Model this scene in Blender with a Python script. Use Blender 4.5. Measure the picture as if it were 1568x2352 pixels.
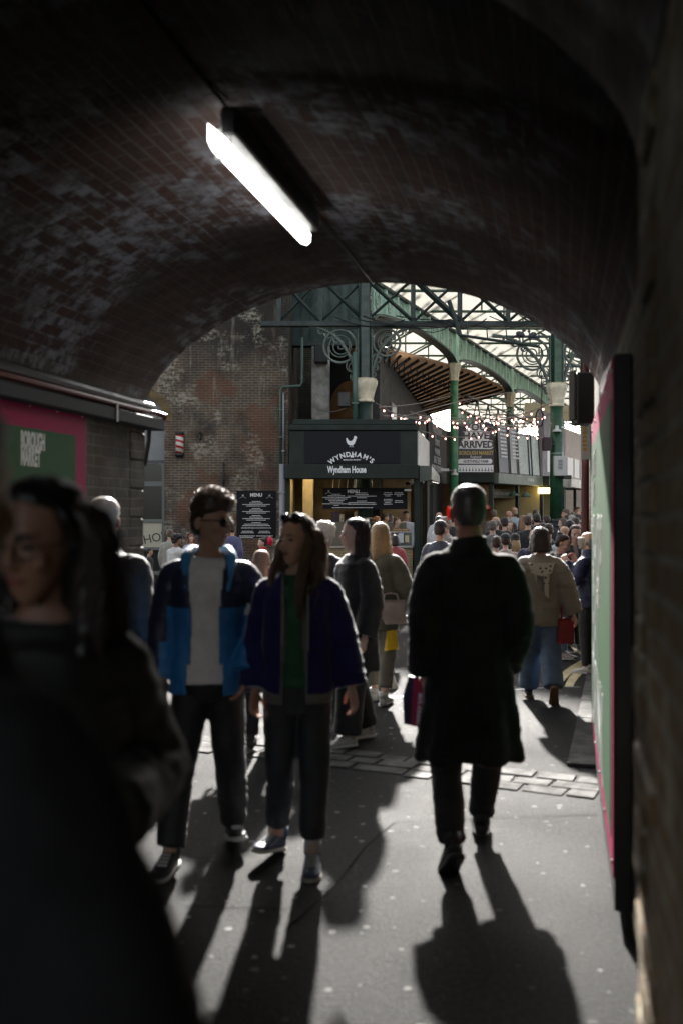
import bpy, bmesh, math, random
from mathutils import Vector, Matrix, noise
R = math.radians
random.seed(7)
for _o in list(bpy.data.objects): bpy.data.objects.remove(_o, do_unlink=True)
SC = bpy.context.scene
COL = SC.collection

# ---------------------------------------------------------------- camera
CH = 1.65                      # eye height
FP, HX, HY = 2287.0, 784.0, 1190.0
cam_d = bpy.data.cameras.new('camera')
cam_d.sensor_fit = 'VERTICAL'; cam_d.sensor_height = 36; cam_d.sensor_width = 24
cam_d.lens = 35.0
cam_d.shift_y = (HY - 1176) / 2352.0
cam_d.clip_start = 0.05; cam_d.clip_end = 900
cam_d.dof.use_dof = True
cam_d.dof.focus_distance = 27.0
cam_d.dof.aperture_fstop = 1.9
cam = bpy.data.objects.new('camera', cam_d); COL.objects.link(cam)
cam.location = (0, 0, CH); cam.rotation_euler = (R(90), 0, 0)
SC.camera = cam

# ---------------------------------------------------------------- sky, sun, exposure
SUN_EL, SUN_AZ = 26.5, 2.0       # degrees; azimuth measured from +Y towards +X
w = bpy.data.worlds.new("World"); SC.world = w; w.use_nodes = True
nt = w.node_tree; bg = nt.nodes['Background']
sky = nt.nodes.new('ShaderNodeTexSky'); sky.sky_type = 'NISHITA'; sky.sun_disc = False
sky.sun_elevation = R(SUN_EL); sky.sun_rotation = R(SUN_AZ)
sky.dust_density = 3.0; sky.air_density = 1.0; sky.ozone_density = 1.0
hs_ = nt.nodes.new('ShaderNodeHueSaturation'); hs_.inputs['Saturation'].default_value = .28   # blue muted so the ambient light comes out neutral
nt.links.new(sky.outputs[0], hs_.inputs['Color']); nt.links.new(hs_.outputs[0], bg.inputs[0]); bg.inputs[1].default_value = 0.09
sl = bpy.data.lights.new('sun', 'SUN'); sl.energy = 5.0; sl.angle = R(1.3); sl.color = (1.0, 0.955, 0.9)
so = bpy.data.objects.new('sun', sl); COL.objects.link(so)
sd = Vector((math.sin(R(SUN_AZ)) * math.cos(R(SUN_EL)), math.cos(R(SUN_AZ)) * math.cos(R(SUN_EL)), math.sin(R(SUN_EL))))
so.rotation_euler = sd.to_track_quat('Z', 'Y').to_euler(); so.location = sd * 60
SC.view_settings.view_transform = 'Standard'; SC.view_settings.look = 'None'
SC.view_settings.gamma = 1; SC.view_settings.exposure = 1.95
SC.render.engine = 'CYCLES'
cy = SC.cycles
cy.use_denoising = True
try:
    cy.denoiser = 'OPENIMAGEDENOISE'; cy.denoising_input_passes = 'RGB_ALBEDO_NORMAL'
except Exception: pass
cy.max_bounces = 7; cy.diffuse_bounces = 4; cy.glossy_bounces = 3; cy.transmission_bounces = 4
cy.sample_clamp_indirect = 6; cy.caustics_reflective = False; cy.caustics_refractive = False

def P(x, y, Y): return Vector(((x - HX) / FP * Y, Y, CH + (HY - y) / FP * Y))
def PX(x, Y): return (x - HX) / FP * Y
def PZ(y, Y): return CH + (HY - y) / FP * Y

# ---------------------------------------------------------------- materials
MC = {}
def rgb(*c):
    c = c[0] if len(c) == 1 else c
    return (c[0], c[1], c[2], 1.0)
def N(t, typ, **kw):
    n = t.nodes.new(typ)
    for k, v in kw.items():
        if k.startswith('i_'):
            n.inputs[k[2:].replace('_', ' ')].default_value = v
        else: setattr(n, k, v)
    return n
def mat(name, color, rough=0.7, metal=0.0, spec=0.5, bump=0.0, bscale=40.0, vary=0.0, vscale=3.0, sheen=0.0, emit=0.0, sss=0.0, trans=0.0, detail=4.0, coat=0.0, emitcol=None):
    key = (name, tuple(color))
    if key in MC: return MC[key]
    m = bpy.data.materials.new(name); m.use_nodes = True
    t = m.node_tree; b = t.nodes['Principled BSDF']
    b.inputs['Base Color'].default_value = rgb(color); b.inputs['Roughness'].default_value = rough
    b.inputs['Metallic'].default_value = metal; b.inputs['Specular IOR Level'].default_value = spec
    if sheen: b.inputs['Sheen Weight'].default_value = sheen; b.inputs['Sheen Roughness'].default_value = 0.3
    if emit: b.inputs['Emission Color'].default_value = rgb(emitcol or color); b.inputs['Emission Strength'].default_value = emit
    if sss: b.inputs['Subsurface Weight'].default_value = sss; b.inputs['Subsurface Radius'].default_value = (1, .25, .12); b.inputs['Subsurface Scale'].default_value = 0.02
    if trans: b.inputs['Transmission Weight'].default_value = trans
    if coat: b.inputs['Coat Weight'].default_value = coat
    tc = N(t, 'ShaderNodeTexCoord')
    if vary:
        nz = N(t, 'ShaderNodeTexNoise', i_Scale=vscale, i_Detail=detail, i_Roughness=0.65)
        t.links.new(tc.outputs['Object'], nz.inputs['Vector'])
        mr = N(t, 'ShaderNodeMapRange', i_From_Min=0.3, i_From_Max=0.7, i_To_Min=1 - vary, i_To_Max=1 + vary * 0.6)
        t.links.new(nz.outputs['Fac'], mr.inputs['Value'])
        mx = N(t, 'ShaderNodeVectorMath', operation='SCALE'); mx.inputs[0].default_value = color[:3]
        t.links.new(mr.outputs[0], mx.inputs['Scale']); t.links.new(mx.outputs[0], b.inputs['Base Color'])
        m2 = N(t, 'ShaderNodeMapRange', i_From_Min=0.3, i_From_Max=0.7, i_To_Min=min(1, rough + .1), i_To_Max=max(.05, rough - .1))
        t.links.new(nz.outputs['Fac'], m2.inputs['Value']); t.links.new(m2.outputs[0], b.inputs['Roughness'])
    if bump:
        nb = N(t, 'ShaderNodeTexNoise', i_Scale=bscale, i_Detail=3.0)
        t.links.new(tc.outputs['Object'], nb.inputs['Vector'])
        bp = N(t, 'ShaderNodeBump', i_Strength=bump, i_Distance=0.01)
        t.links.new(nb.outputs['Fac'], bp.inputs['Height']); t.links.new(bp.outputs[0], b.inputs['Normal'])
    MC[key] = m
    return m

def translucent(m, col, f):  # noqa
    """light passing through thin stuff: hair, roof sheets, film"""
    t = m.node_tree; b = t.nodes['Principled BSDF']; o = t.nodes['Material Output']
    tr = N(t, 'ShaderNodeBsdfTranslucent'); tr.inputs['Color'].default_value = rgb(col)
    mx = N(t, 'ShaderNodeMixShader', i_Fac=f); t.links.new(b.outputs[0], mx.inputs[1]); t.links.new(tr.outputs[0], mx.inputs[2]); t.links.new(mx.outputs[0], o.inputs['Surface'])
    return m
def brick_mat(name, c1, c2, mortar, paint=0.0, pcol=(.45, .45, .48), stain=0.5, stcol=(.03, .028, .025), red=None, scale=1.0, bw=.225, bh=.075, mort=.010, pscale=.9, pthr=.56, rough=.85, bump=.6, extra=None, rthr=.52, soot=None):
    m = bpy.data.materials.new(name); m.use_nodes = True
    t = m.node_tree; b = t.nodes['Principled BSDF']; L = t.links.new
    b.inputs['Specular IOR Level'].default_value = 0.35
    uv = N(t, 'ShaderNodeUVMap')
    # wobble so courses are not ruler straight
    wn = N(t, 'ShaderNodeTexNoise', i_Scale=2.2, i_Detail=3.0)
    L(uv.outputs[0], wn.inputs['Vector'])
    sb = N(t, 'ShaderNodeVectorMath', operation='SUBTRACT'); sb.inputs[1].default_value = (.5, .5, .5)
    L(wn.outputs['Color'], sb.inputs[0])
    sc_ = N(t, 'ShaderNodeVectorMath', operation='SCALE'); sc_.inputs['Scale'].default_value = .035
    L(sb.outputs[0], sc_.inputs[0])
    ad = N(t, 'ShaderNodeVectorMath', operation='ADD'); L(uv.outputs[0], ad.inputs[0]); L(sc_.outputs[0], ad.inputs[1])
    def bk(ca, cb, cm):
        n = N(t, 'ShaderNodeTexBrick'); n.offset = .5
        n.inputs['Scale'].default_value = scale; n.inputs['Brick Width'].default_value = bw
        n.inputs['Row Height'].default_value = bh; n.inputs['Mortar Size'].default_value = mort; n.inputs['Mortar Smooth'].default_value = .25
        n.inputs['Color1'].default_value = rgb(ca); n.inputs['Color2'].default_value = rgb(cb); n.inputs['Mortar'].default_value = rgb(cm)
        L(ad.outputs[0], n.inputs['Vector']); return n
    base = bk(c1, c2, mortar)
    rnd = bk((0, 0, 0), (1, 1, 1), (.5, .5, .5))
    col = base.outputs['Color']
    tc = N(t, 'ShaderNodeTexCoord')
    def noise_(sc, det=5.0, rough_=.6, vec=None, off=(0, 0, 0)):
        mp = N(t, 'ShaderNodeMapping'); mp.inputs['Location'].default_value = off
        L(vec or tc.outputs['Object'], mp.inputs['Vector'])
        n = N(t, 'ShaderNodeTexNoise', i_Scale=sc, i_Detail=det, i_Roughness=rough_); L(mp.outputs[0], n.inputs['Vector']); return n.outputs['Fac']
    def rng(v, a, b_, c=0., d=1.):
        n = N(t, 'ShaderNodeMapRange', i_From_Min=a, i_From_Max=b_, i_To_Min=c, i_To_Max=d); L(v, n.inputs['Value']); return n.outputs[0]
    def mth(op, a, b_):
        n = N(t, 'ShaderNodeMath', operation=op)
        for k, v in enumerate((a, b_)):
            if isinstance(v, (int, float)): n.inputs[k].default_value = v
            else: L(v, n.inputs[k])
        return n.outputs[0]
    def mix(f, a, b_, typ='MIX'):
        n = N(t, 'ShaderNodeMix', data_type='RGBA', blend_type=typ)
        for s, v in ((0, f), (6, a), (7, b_)):
            if isinstance(v, (int, float)): n.inputs[s].default_value = v
            elif isinstance(v, tuple): n.inputs[s].default_value = rgb(v)
            else: L(v, n.inputs[s])
        return n.outputs[2]
    # big tonal change brick by brick
    tone = mth('ADD', mth('MULTIPLY', rnd.outputs['Color'], .35), rng(noise_(1.3), .3, .7, .55, 1.15))
    col = mix(1.0, col, tone, 'MULTIPLY')
    if red:
        col = mix(mth('MULTIPLY', rng(noise_(.8, 3, .5, off=(3, 1, 7)), rthr, rthr + .05), .75), col, mix(.35, red, col))
    if stain:
        col = mix(mth('MULTIPLY', rng(noise_(.55, 6, .7, off=(9, 2, 4)), .47, .62), stain), col, stcol)
    if soot:       # soot above a ragged line where smoke has settled
        sz = N(t, 'ShaderNodeSeparateXYZ'); L(tc.outputs['Object'], sz.inputs[0])
        col = mix(mth('MULTIPLY', rng(mth('ADD', sz.outputs[2], mth('MULTIPLY', noise_(.7, 5, .65, off=(4, 4, 1)), 3.2)), soot, soot + 1.2), .82), col, (.022, .021, .019))
    if extra:      # lime streaks running down
        mp = N(t, 'ShaderNodeMapping'); mp.inputs['Scale'].default_value = (4.5, 4.5, .5); L(tc.outputs['Object'], mp.inputs['Vector'])
        sn = N(t, 'ShaderNodeTexNoise', i_Scale=1.0, i_Detail=6.0, i_Roughness=.7); L(mp.outputs[0], sn.inputs['Vector'])
        col = mix(mth('MULTIPLY', rng(sn.outputs['Fac'], .58, .68), extra), col, pcol)
    if paint:
        pm = mth('MULTIPLY', rng(noise_(pscale, 4, .55, off=(1, 5, 2)), pthr, pthr + .09), 1.0)
        per = rng(mth('ADD', mth('MULTIPLY', rnd.outputs['Color'], .28), mth('MULTIPLY', noise_(11, 6, .75), 1.25)), .70, .92)
        col = mix(mth('MULTIPLY', mth('MULTIPLY', pm, per), paint), col, pcol)
    L(col, b.inputs['Base Color'])
    L(rng(noise_(6, 4), .3, .7, rough - .2, rough + .1), b.inputs['Roughness'])
    h = mth('ADD', mth('MULTIPLY', base.outputs['Fac'], -1.0), mth('MULTIPLY', noise_(28, 4, .7), .55))
    bp = N(t, 'ShaderNodeBump', i_Strength=bump, i_Distance=.012); L(h, bp.inputs['Height']); L(bp.outputs[0], b.inputs['Normal'])
    return m

# ---------------------------------------------------------------- object helpers
def tag(o, label=None, cat=None, group=None, kind=None):
    if label: o['label'] = label
    if cat: o['category'] = cat
    if group: o['group'] = group
    if kind: o['kind'] = kind
    return o
def empty(name, loc=(0, 0, 0), rz=0.0, parent=None):
    o = bpy.data.objects.new(name, None); COL.objects.link(o)
    o.location = loc; o.rotation_euler = (0, 0, rz); o.empty_display_size = .1
    if parent: o.parent = parent
    return o
def thing(name, label, cat, loc=(0, 0, 0), rz=0.0, group=None, kind=None):
    return tag(empty(name, loc, rz), label, cat, group, kind)
def link(name, me, m, parent=None, smooth=False):
    o = bpy.data.objects.new(name, me); COL.objects.link(o)
    if m is not None:
        ms = m if isinstance(m, (list, tuple)) else [m]
        for k in ms: me.materials.append(k)
    if parent: o.parent = parent
    if smooth: me.polygons.foreach_set('use_smooth', [True] * len(me.polygons))
    return o

class MB:
    def __init__(s): s.v = []; s.f = []; s.m = []; s.uv = None; s.mi = 0
    def add(s, vs, fs):
        o = len(s.v); s.v += [tuple(a) for a in vs]
        for f in fs: s.f.append(tuple(i + o for i in f)); s.m.append(s.mi)
        return s
    def box(s, x0, x1, y0, y1, z0, z1, bev=0.0):
        if bev <= 0:
            vs = [(x, y, z) for z in (z0, z1) for y in (y0, y1) for x in (x0, x1)]
            return s.add(vs, [(0, 2, 3, 1), (4, 5, 7, 6), (0, 1, 5, 4), (2, 6, 7, 3), (0, 4, 6, 2), (1, 3, 7, 5)])
        b = min(bev, (x1 - x0) * .4, (y1 - y0) * .4, (z1 - z0) * .4)
        bm = bmesh.new(); bmesh.ops.create_cube(bm, size=1)
        for v in bm.verts: v.co = Vector(((x0 + x1) / 2 + v.co.x * (x1 - x0), (y0 + y1) / 2 + v.co.y * (y1 - y0), (z0 + z1) / 2 + v.co.z * (z1 - z0)))
        bmesh.ops.bevel(bm, geom=bm.edges[:], offset=b, segments=1, affect='EDGES', profile=.5)
        bm.verts.index_update()
        s.add([v.co[:] for v in bm.verts], [[v.index for v in f.verts] for f in bm.faces]); bm.free(); return s
    def prism(s, pts, ext):
        """closed polygon pts (3D, planar) extruded by vector ext"""
        n = len(pts); e = Vector(ext)
        vs = [Vector(p) for p in pts] + [Vector(p) + e for p in pts]
        return s.add(vs, [tuple(range(n - 1, -1, -1)), tuple(range(n, 2 * n))] + [(i, (i + 1) % n, n + (i + 1) % n, n + i) for i in range(n)])
    def tube(s, pts, r, seg=8, cap=True, closed=False, flat=1.0):
        pts = [Vector(p) for p in pts]; n = len(pts)
        rs = r if isinstance(r, (list, tuple)) else [r] * n
        up = None; o = len(s.v); vs = []
        for i, p in enumerate(pts):
            if closed: d = pts[(i + 1) % n] - pts[i - 1]
            else: d = pts[min(i + 1, n - 1)] - pts[max(i - 1, 0)]
            if d.length < 1e-9: d = Vector((0, 0, 1))
            d.normalize()
            if up is None: up = Vector((0, 0, 1)) if abs(d.z) < .9 else Vector((0, 1, 0))
            a = d.cross(up)
            if a.length < 1e-6: a = d.orthogonal()
            a.normalize(); up = a.cross(d).normalized()
            for k in range(seg):
                t = 2 * math.pi * k / seg
                vs.append(p + a * (math.cos(t) * rs[i]) + up * (math.sin(t) * rs[i] * flat))
        fs = []
        for i in range(n if closed else n - 1):
            j = (i + 1) % n
            for k in range(seg):
                l = (k + 1) % seg
                fs.append((i * seg + k, i * seg + l, j * seg + l, j * seg + k))
        if cap and not closed:
            fs.append(tuple(range(seg - 1, -1, -1))); fs.append(tuple((n - 1) * seg + k for k in range(seg)))
        return s.add(vs, fs)
    def lathe(s, prof, c=(0, 0, 0), seg=20, flute=0.0, nf=0):
        c = Vector(c); vs = []; n = len(prof)
        for (r, z) in prof:
            for k in range(seg):
                t = 2 * math.pi * k / seg
                rr = r * (1 + (flute * math.cos(nf * t) if nf else 0))
                vs.append((c.x + rr * math.cos(t), c.y + rr * math.sin(t), c.z + z))
        fs = [(i * seg + k, i * seg + (k + 1) % seg, (i + 1) * seg + (k + 1) % seg, (i + 1) * seg + k) for i in range(n - 1) for k in range(seg)]
        fs.append(tuple(range(seg - 1, -1, -1))); fs.append(tuple((n - 1) * seg + k for k in range(seg)))
        return s.add(vs, fs)
    def ell(s, c, rx, ry, rz, seg=12, ring=8, rot=None):
        c = Vector(c); vs = []
        for i in range(ring + 1):
            ph = math.pi * i / ring - math.pi / 2
            for k in range(seg):
                t = 2 * math.pi * k / seg
                v = Vector((rx * math.cos(ph) * math.cos(t), ry * math.cos(ph) * math.sin(t), rz * math.sin(ph)))
                if rot: v = rot @ v
                vs.append(c + v)
        return s.add(vs, [(i * seg + k, i * seg + (k + 1) % seg, (i + 1) * seg + (k + 1) % seg, (i + 1) * seg + k) for i in range(ring) for k in range(seg)])
    def mesh(s, name):
        me = bpy.data.meshes.new(name); me.from_pydata(s.v, [], s.f); me.update()
        return me
    def build(s, name, m, parent=None, smooth=False, uv=True, uvs=None):
        me = s.mesh(name)
        if uv or uvs:
            ul = me.uv_layers.new(name='UVMap')
            for p in me.polygons:
                nx, ny, nz = (abs(a) for a in p.normal)
                for li in p.loop_indices:
                    vi = me.loops[li].vertex_index; co = me.vertices[vi].co
                    if uvs: ul.data[li].uv = uvs(co, p.normal)
                    elif nz > nx and nz > ny: ul.data[li].uv = (co.x, co.y)
                    elif nx > ny: ul.data[li].uv = (co.y, co.z)
                    else: ul.data[li].uv = (co.x, co.z)
        o = link(name, me, m, parent, smooth)
        if any(s.m): me.polygons.foreach_set('material_index', s.m)
        return o

def text(body, size, m, parent, loc, name='lettering', ay='CENTER', rz=0.0, xs=1.0, ext=.004, bold=0.0, align='CENTER', zs=1.0, tilt=0.0, roll=0.0):
    c = bpy.data.curves.new('t', 'FONT'); c.body = body; c.size = size; c.extrude = ext; c.offset = bold
    c.align_x = align; c.align_y = ay; c.resolution_u = 3
    o = bpy.data.objects.new('t', c); COL.objects.link(o)
    bpy.context.view_layer.update()
    me = bpy.data.meshes.new_from_object(o.evaluated_get(bpy.context.evaluated_depsgraph_get()))
    bpy.data.objects.remove(o, do_unlink=True); bpy.data.curves.remove(c)
    M = Matrix.Translation(loc) @ Matrix.Rotation(rz, 4, 'Z') @ Matrix.Rotation(R(90) + tilt, 4, 'X') @ Matrix.Rotation(roll, 4, 'Z') @ Matrix.Diagonal((xs, zs, 1, 1))
    me.transform(M); me.materials.clear()
    return link(name, me, m, parent)
def join_meshes(objs, name, parent):
    bm = bmesh.new()
    for o in objs: bm.from_mesh(o.data)
    me = bpy.data.meshes.new(name); bm.to_mesh(me); bm.free()
    m = objs[0].data.materials[0]
    for o in objs: bpy.data.objects.remove(o, do_unlink=True)
    return link(name, me, m, parent)
def dashes(mb, cx, y, z, w, h, rnd, gap=.22):
    """one line of print too small to read: short raised dashes"""
    x = cx - w / 2
    while x < cx + w / 2:
        l = rnd.uniform(h * .8, h * 3.2); l = min(l, cx + w / 2 - x)
        if l > h * .3: mb.box(x, x + l, y, y + .003, z - h / 2 * rnd.uniform(.7, 1), z + h / 2 * rnd.uniform(.7, 1))
        x += l + h * gap * rnd.uniform(1, 2.4)

# palette
M_BLACK = mat('black_paint', (.012, .012, .013), .45, vary=.3)
M_DKGREEN = mat('dark_green_paint', (.015, .024, .019), .5, spec=.25, vary=.25, vscale=2.5, bump=.05)
M_GREEN = mat('green_column_paint', (.07, .24, .12), .38, vary=.4, vscale=5, bump=.15, bscale=20)
M_DKIRON = mat('dark_green_iron', (.018, .032, .028), .5, vary=.4, vscale=4, bump=.2)
M_PALEGRN = mat('pale_green_paint', (.52, .74, .63), .45, vary=.12, vscale=1.5)
M_CREAM = mat('cream_paint', (.75, .68, .50), .5, vary=.3, vscale=6)
M_WHITE = mat('white_lettering', (.85, .85, .85), .6)
M_GREYMET = mat('grey_metal', (.23, .24, .25), .45, metal=.3, vary=.3)
M_CHAR = mat('charcoal_board', (.010, .010, .013), .6, spec=.2)
M_GLASS = mat('dark_glass', (.02, .022, .022), .08, spec=.6)
# ================================================================ tunnel
TH = 12.55
def T(u, v, z=0.0):
    c, s = math.cos(R(TH)), math.sin(R(TH)); return Vector((u * c + v * s, -u * s + v * c, z))
U0, U1, V0, V1 = -3.25, .27, -2.6, 7.4
UC, HW, ZS, RISE = (U0 + U1) / 2, (U1 - U0) / 2, 2.52, .91
def arcz(du, hw=HW, rise=RISE):
    du = min(abs(du), hw)
    e = math.sqrt(max(0, 1 - (du / hw) ** 2)) * rise
    Rr = (hw * hw + rise * rise) / (2 * rise)
    c = rise - Rr + math.sqrt(max(0, Rr * Rr - du * du))
    return ZS + .5 * e + .5 * c
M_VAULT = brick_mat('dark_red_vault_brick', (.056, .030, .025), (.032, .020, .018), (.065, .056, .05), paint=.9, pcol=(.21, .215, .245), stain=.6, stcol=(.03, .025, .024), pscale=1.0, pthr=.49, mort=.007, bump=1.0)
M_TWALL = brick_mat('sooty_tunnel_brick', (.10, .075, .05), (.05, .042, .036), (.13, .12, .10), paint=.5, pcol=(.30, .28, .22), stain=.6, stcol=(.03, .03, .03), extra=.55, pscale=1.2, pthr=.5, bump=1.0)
M_PIER = brick_mat('yellow_stock_brick', (.34, .24, .12), (.20, .13, .07), (.38, .34, .27), paint=.9, pcol=(.60, .56, .42), stain=.6, stcol=(.05, .035, .025), extra=.7, bump=1.6, pscale=2.2, pthr=.47)
tunnel = thing('brick_tunnel', 'dark brick railway arch tunnel with whitened bricks on its vault', 'tunnel', (0, 0, 0), R(-TH), kind='thing')
def prof(hw, rise, n=40, uc=UC):
    pts = []
    for i in range(n + 1):
        a = math.pi * i / n; u = -math.cos(a) * hw
        pts.append((uc + u, arcz(u, hw, rise)))
    return pts
def vault(name, pr, v0, v1, thick, m, parent, nv=1, rag=0.0, smooth=True):
    n = len(pr); L = [0.0]
    for i in range(1, n): L.append(L[-1] + math.dist(pr[i], pr[i - 1]))
    rows = [v0 + (v1 - v0) * j / nv for j in range(nv + 1)]
    vs, fs, uv = [], [], []
    rr = random.Random(4)
    for j, v in enumerate(rows):
        for i, (u, z) in enumerate(pr):
            vs.append((u, v, z)); uv.append((v, L[i]))
    inner = len(vs)
    for j in range(nv):
        for i in range(n - 1):
            a = j * n + i; fs.append((a, a + n, a + n + 1, a + 1))
    # chipped arris at the far end: the last 25 mm flares outwards unevenly
    ch = len(vs)
    for i, (u, z) in enumerate(pr):
        k = rr.uniform(.004, .02) * (rag > 0)
        d = Vector((u - UC, (z - ZS) * 1.5)); d = d.normalized() if d.length > 1e-5 else Vector((0, 1))
        vs.append((u + d.x * k, v1 + rr.uniform(.012, .03), z + d.y * k)); uv.append((v1 + .03, L[i]))
    base = nv * n
    for i in range(n - 1): fs.append((base + i, ch + i, ch + i + 1, base + i + 1))
    # end faces out to a block above
    oc = len(vs)
    for i, (u, z) in enumerate(pr): vs.append((u, v1 + .03, ZS + 1.9)); uv.append((u, ZS + 1.9))
    for i in range(n - 1): fs.append((ch + i, oc + i, oc + i + 1, ch + i + 1))
    on = len(vs)
    for i, (u, z) in enumerate(pr): vs.append((u, v0, ZS + 1.9)); uv.append((u, ZS + 1.9))
    for i in range(n - 1): fs.append((i + 1, on + i + 1, on + i, i)); fs.append((on + i, on + i + 1, oc + i + 1, oc + i))
    me = bpy.data.meshes.new(name); me.from_pydata(vs, [], fs); me.update()
    ul = me.uv_layers.new(name='UVMap')
    for p in me.polygons:
        for li in p.loop_indices: ul.data[li].uv = uv[me.loops[li].vertex_index]
    o = link(name, me, m, parent)
    for p in me.polygons: p.use_smooth = p.index < nv * (n - 1)
    return o
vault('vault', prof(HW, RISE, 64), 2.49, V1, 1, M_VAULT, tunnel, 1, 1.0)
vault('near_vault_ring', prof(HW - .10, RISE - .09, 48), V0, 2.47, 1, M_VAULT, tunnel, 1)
def rough_wall(name, u0, u1, v0, v1, z0, z1, m, parent, ragged_v=None):
    """wall with the end arris broken course by course"""
    mb = MB(); rr = random.Random(hash(name) % 99)
    mb.box(u0, u1, v0, v1, z0, z1)
    return mb.build(name, m, parent)
# left wall: body, and quoin courses of uneven length at its end
mbw = MB(); mbw.box(U0 - .9, U0, V0, V1 - .28, 0, ZS + 1.9)
mbw.build('side_wall', M_TWALL, tunnel)
rr = random.Random(5)
mq = MB(); z = 0.0
while z < ZS + .4:
    h = .15 if rr.random() < .6 else .225
    e = rr.uniform(-.008, .012)
    mq.box(U0 - .88, U0 + rr.uniform(-.006, .010), V1 - .28, V1 + e, z + .006, min(z + h, ZS + .4), .012); z += h
mq.build('quoin_courses', M_TWALL, tunnel)
MB().box(U0 - .8, U0 - .02, V1 - .279, V1 - .03, 0, ZS + 1.9).build('wall_core', M_TWALL, tunnel)
MB().box(U1, U1 + .9, 2.49, V1, 0, ZS + 1.9).build('side_wall', M_TWALL, tunnel)
# near pier on the right with pitted yellow brick
mp = MB(); rr = random.Random(8); z = 0
mp.box(U1 - .095, U1 + .9, V0, 2.47, 0, ZS)
while z < ZS:
    h = .15 if rr.random() < .4 else .075
    for v_ in (2.0, 2.23): mp.box(U1 - .10 + rr.uniform(-.012, .012), U1 + .5, v_ + .006, v_ + .225 + rr.uniform(-.012, .012), z + .005, min(ZS, z + h) - .001, .006)
    z += h
mp.build('near_pier', M_PIER, tunnel)
MB().box(U1 - .085, U1 + .9, V0, 2.47, ZS, ZS + 1.9).build('pier_head', M_TWALL, tunnel)
# spandrels above the arch to the sides and the block over it
MB().box(U0 - .9, U1 + .9, V0, V1 + .02, ZS + 1.902, ZS + 2.9).build('viaduct_deck', M_TWALL, tunnel)
MB().box(U0 - 6, U0 - .902, V1 - .8, V1 + .01, 0, ZS + 2.9).build('flank_wall', M_TWALL, tunnel)

# building beyond the tunnel on the right
bw = thing('side_building', 'dark brick side building just past the tunnel mouth on the right', 'building', (0, 0, 0), R(-TH))
MB().box(U1 + .02, U1 + 5, V1 + .04, 12.2, 0, 6.2).build('brick_wall', M_TWALL, bw)
MB().tube([(U1 - .03, 11.6, 0), (U1 - .03, 11.6, 6)], .045, 10).build('drainpipe', mat('dark_red_pipe', (.10, .02, .02), .4), bw)

# ---------------------------------------------------------------- strip light
M_TUBE = mat('lit_diffuser', (1, 1, 1), .4, emit=2.2, emitcol=(1.0, .99, .95))
lamp = thing('strip_light', 'long glowing strip light fixed under the crown of the vault', 'lamp', (0, 0, 0), R(-TH))
lv0, lv1, lu = 4.06, 5.60, UC + .04
zc = arcz(0) - .035
mh = MB(); mh.box(lu + .0, lu + .075, lv0 + .03, lv1 - .01, zc - .09, zc + .03, .010); mh.build('housing', M_BLACK, lamp)
md = MB()
sect = [(lu - .045, zc - .04), (lu - .045, zc - .12), (lu - .030, zc - .155), (lu - .0, zc - .165), (lu + .022, zc - .145), (lu + .025, zc - .101)]
n = len(sect); rows = [lv0, lv0 + .03, lv1 - .03, lv1]
vs = []
for j, v in enumerate(rows):
    k = .93 if j in (0, 3) else 1
    for (u, z) in sect: vs.append((lu - .01 + (u - lu + .01) * k, v, zc - .1 + (z - zc + .1) * k))
md.add(vs, [(j * n + i, j * n + (i + 1) % n, (j + 1) * n + (i + 1) % n, (j + 1) * n + i) for j in range(3) for i in range(n)] + [tuple(range(n)), tuple(range(4 * n - 1, 3 * n - 1, -1))])
md.build('diffuser', M_TUBE, lamp)
MB().box(lu - .048, lu + .028, lv0 + .10, lv0 + .108, zc - .168, zc - .03, .004).build('end_clip', mat('grey_clip', (.25, .25, .24), .5), lamp)
MB().tube([(lu + .05, lv0 - .02, zc + .012)] + [(lu + .05 + .01 * math.sin(v * 3), v, zc + .022) for v in (3.7, 3.3, 2.9, 2.6)], .008, 8).build('conduit', mat('sooty_conduit', (.004, .004, .004), .95, spec=.02), lamp)
MB().tube([(lu + .05, lv1 + .02, zc + .012), (lu + .06, 6.2, zc + .012), (lu + .05, 7.35, zc + .012)], .010, 8).build('conduit', M_BLACK, lamp)

# ---------------------------------------------------------------- trunking along the left springing
tr = thing('cable_trunking', 'grey steel trunking and cables along the left wall under the vault', 'trunking', (0, 0, 0), R(-TH))
MB().box(U0 + .002, U0 + .13, V0 + .5, V1 + .10, ZS - .17, ZS - .08, .008).build('trunking_box', mat('grey_trunking', (.045, .047, .052), .7, spec=.2), tr)
MB().tube([(U0 + .07, v, ZS - .035) for v in (-2, 2, 6, V1 - .1)] + [(U0 + .09, V1 + .02, ZS - .035), (U0 + .13, V1 + .10, ZS - .05), (U0 + .08, V1 + .16, ZS - .09)], .022, 10).build('red_cable', mat('red_cable', (.10, .015, .015), .4), tr)
MB().tube([(U0 + .035, v, ZS + .02) for v in (-2, 2, 6)] + [(U0 + .04, V1 + .04, ZS + .01)], .040, 10).build('black_cable', M_BLACK, tr)
br = MB()
for v in (1.5, 3.2, 4.9, 6.6): br.box(U0 + .13, U0 + .138, v, v + .03, ZS - .18, ZS - .05)
br.build('bracket', M_GREYMET, tr)
MB().tube([(U0 + .02, V1 + .045, ZS - .08), (U0 + .015, V1 + .045, ZS - .25), (U0 - .02, V1 + .04, ZS - .45)], .02, 8).build('drop_cable', M_BLACK, tr)

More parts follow.
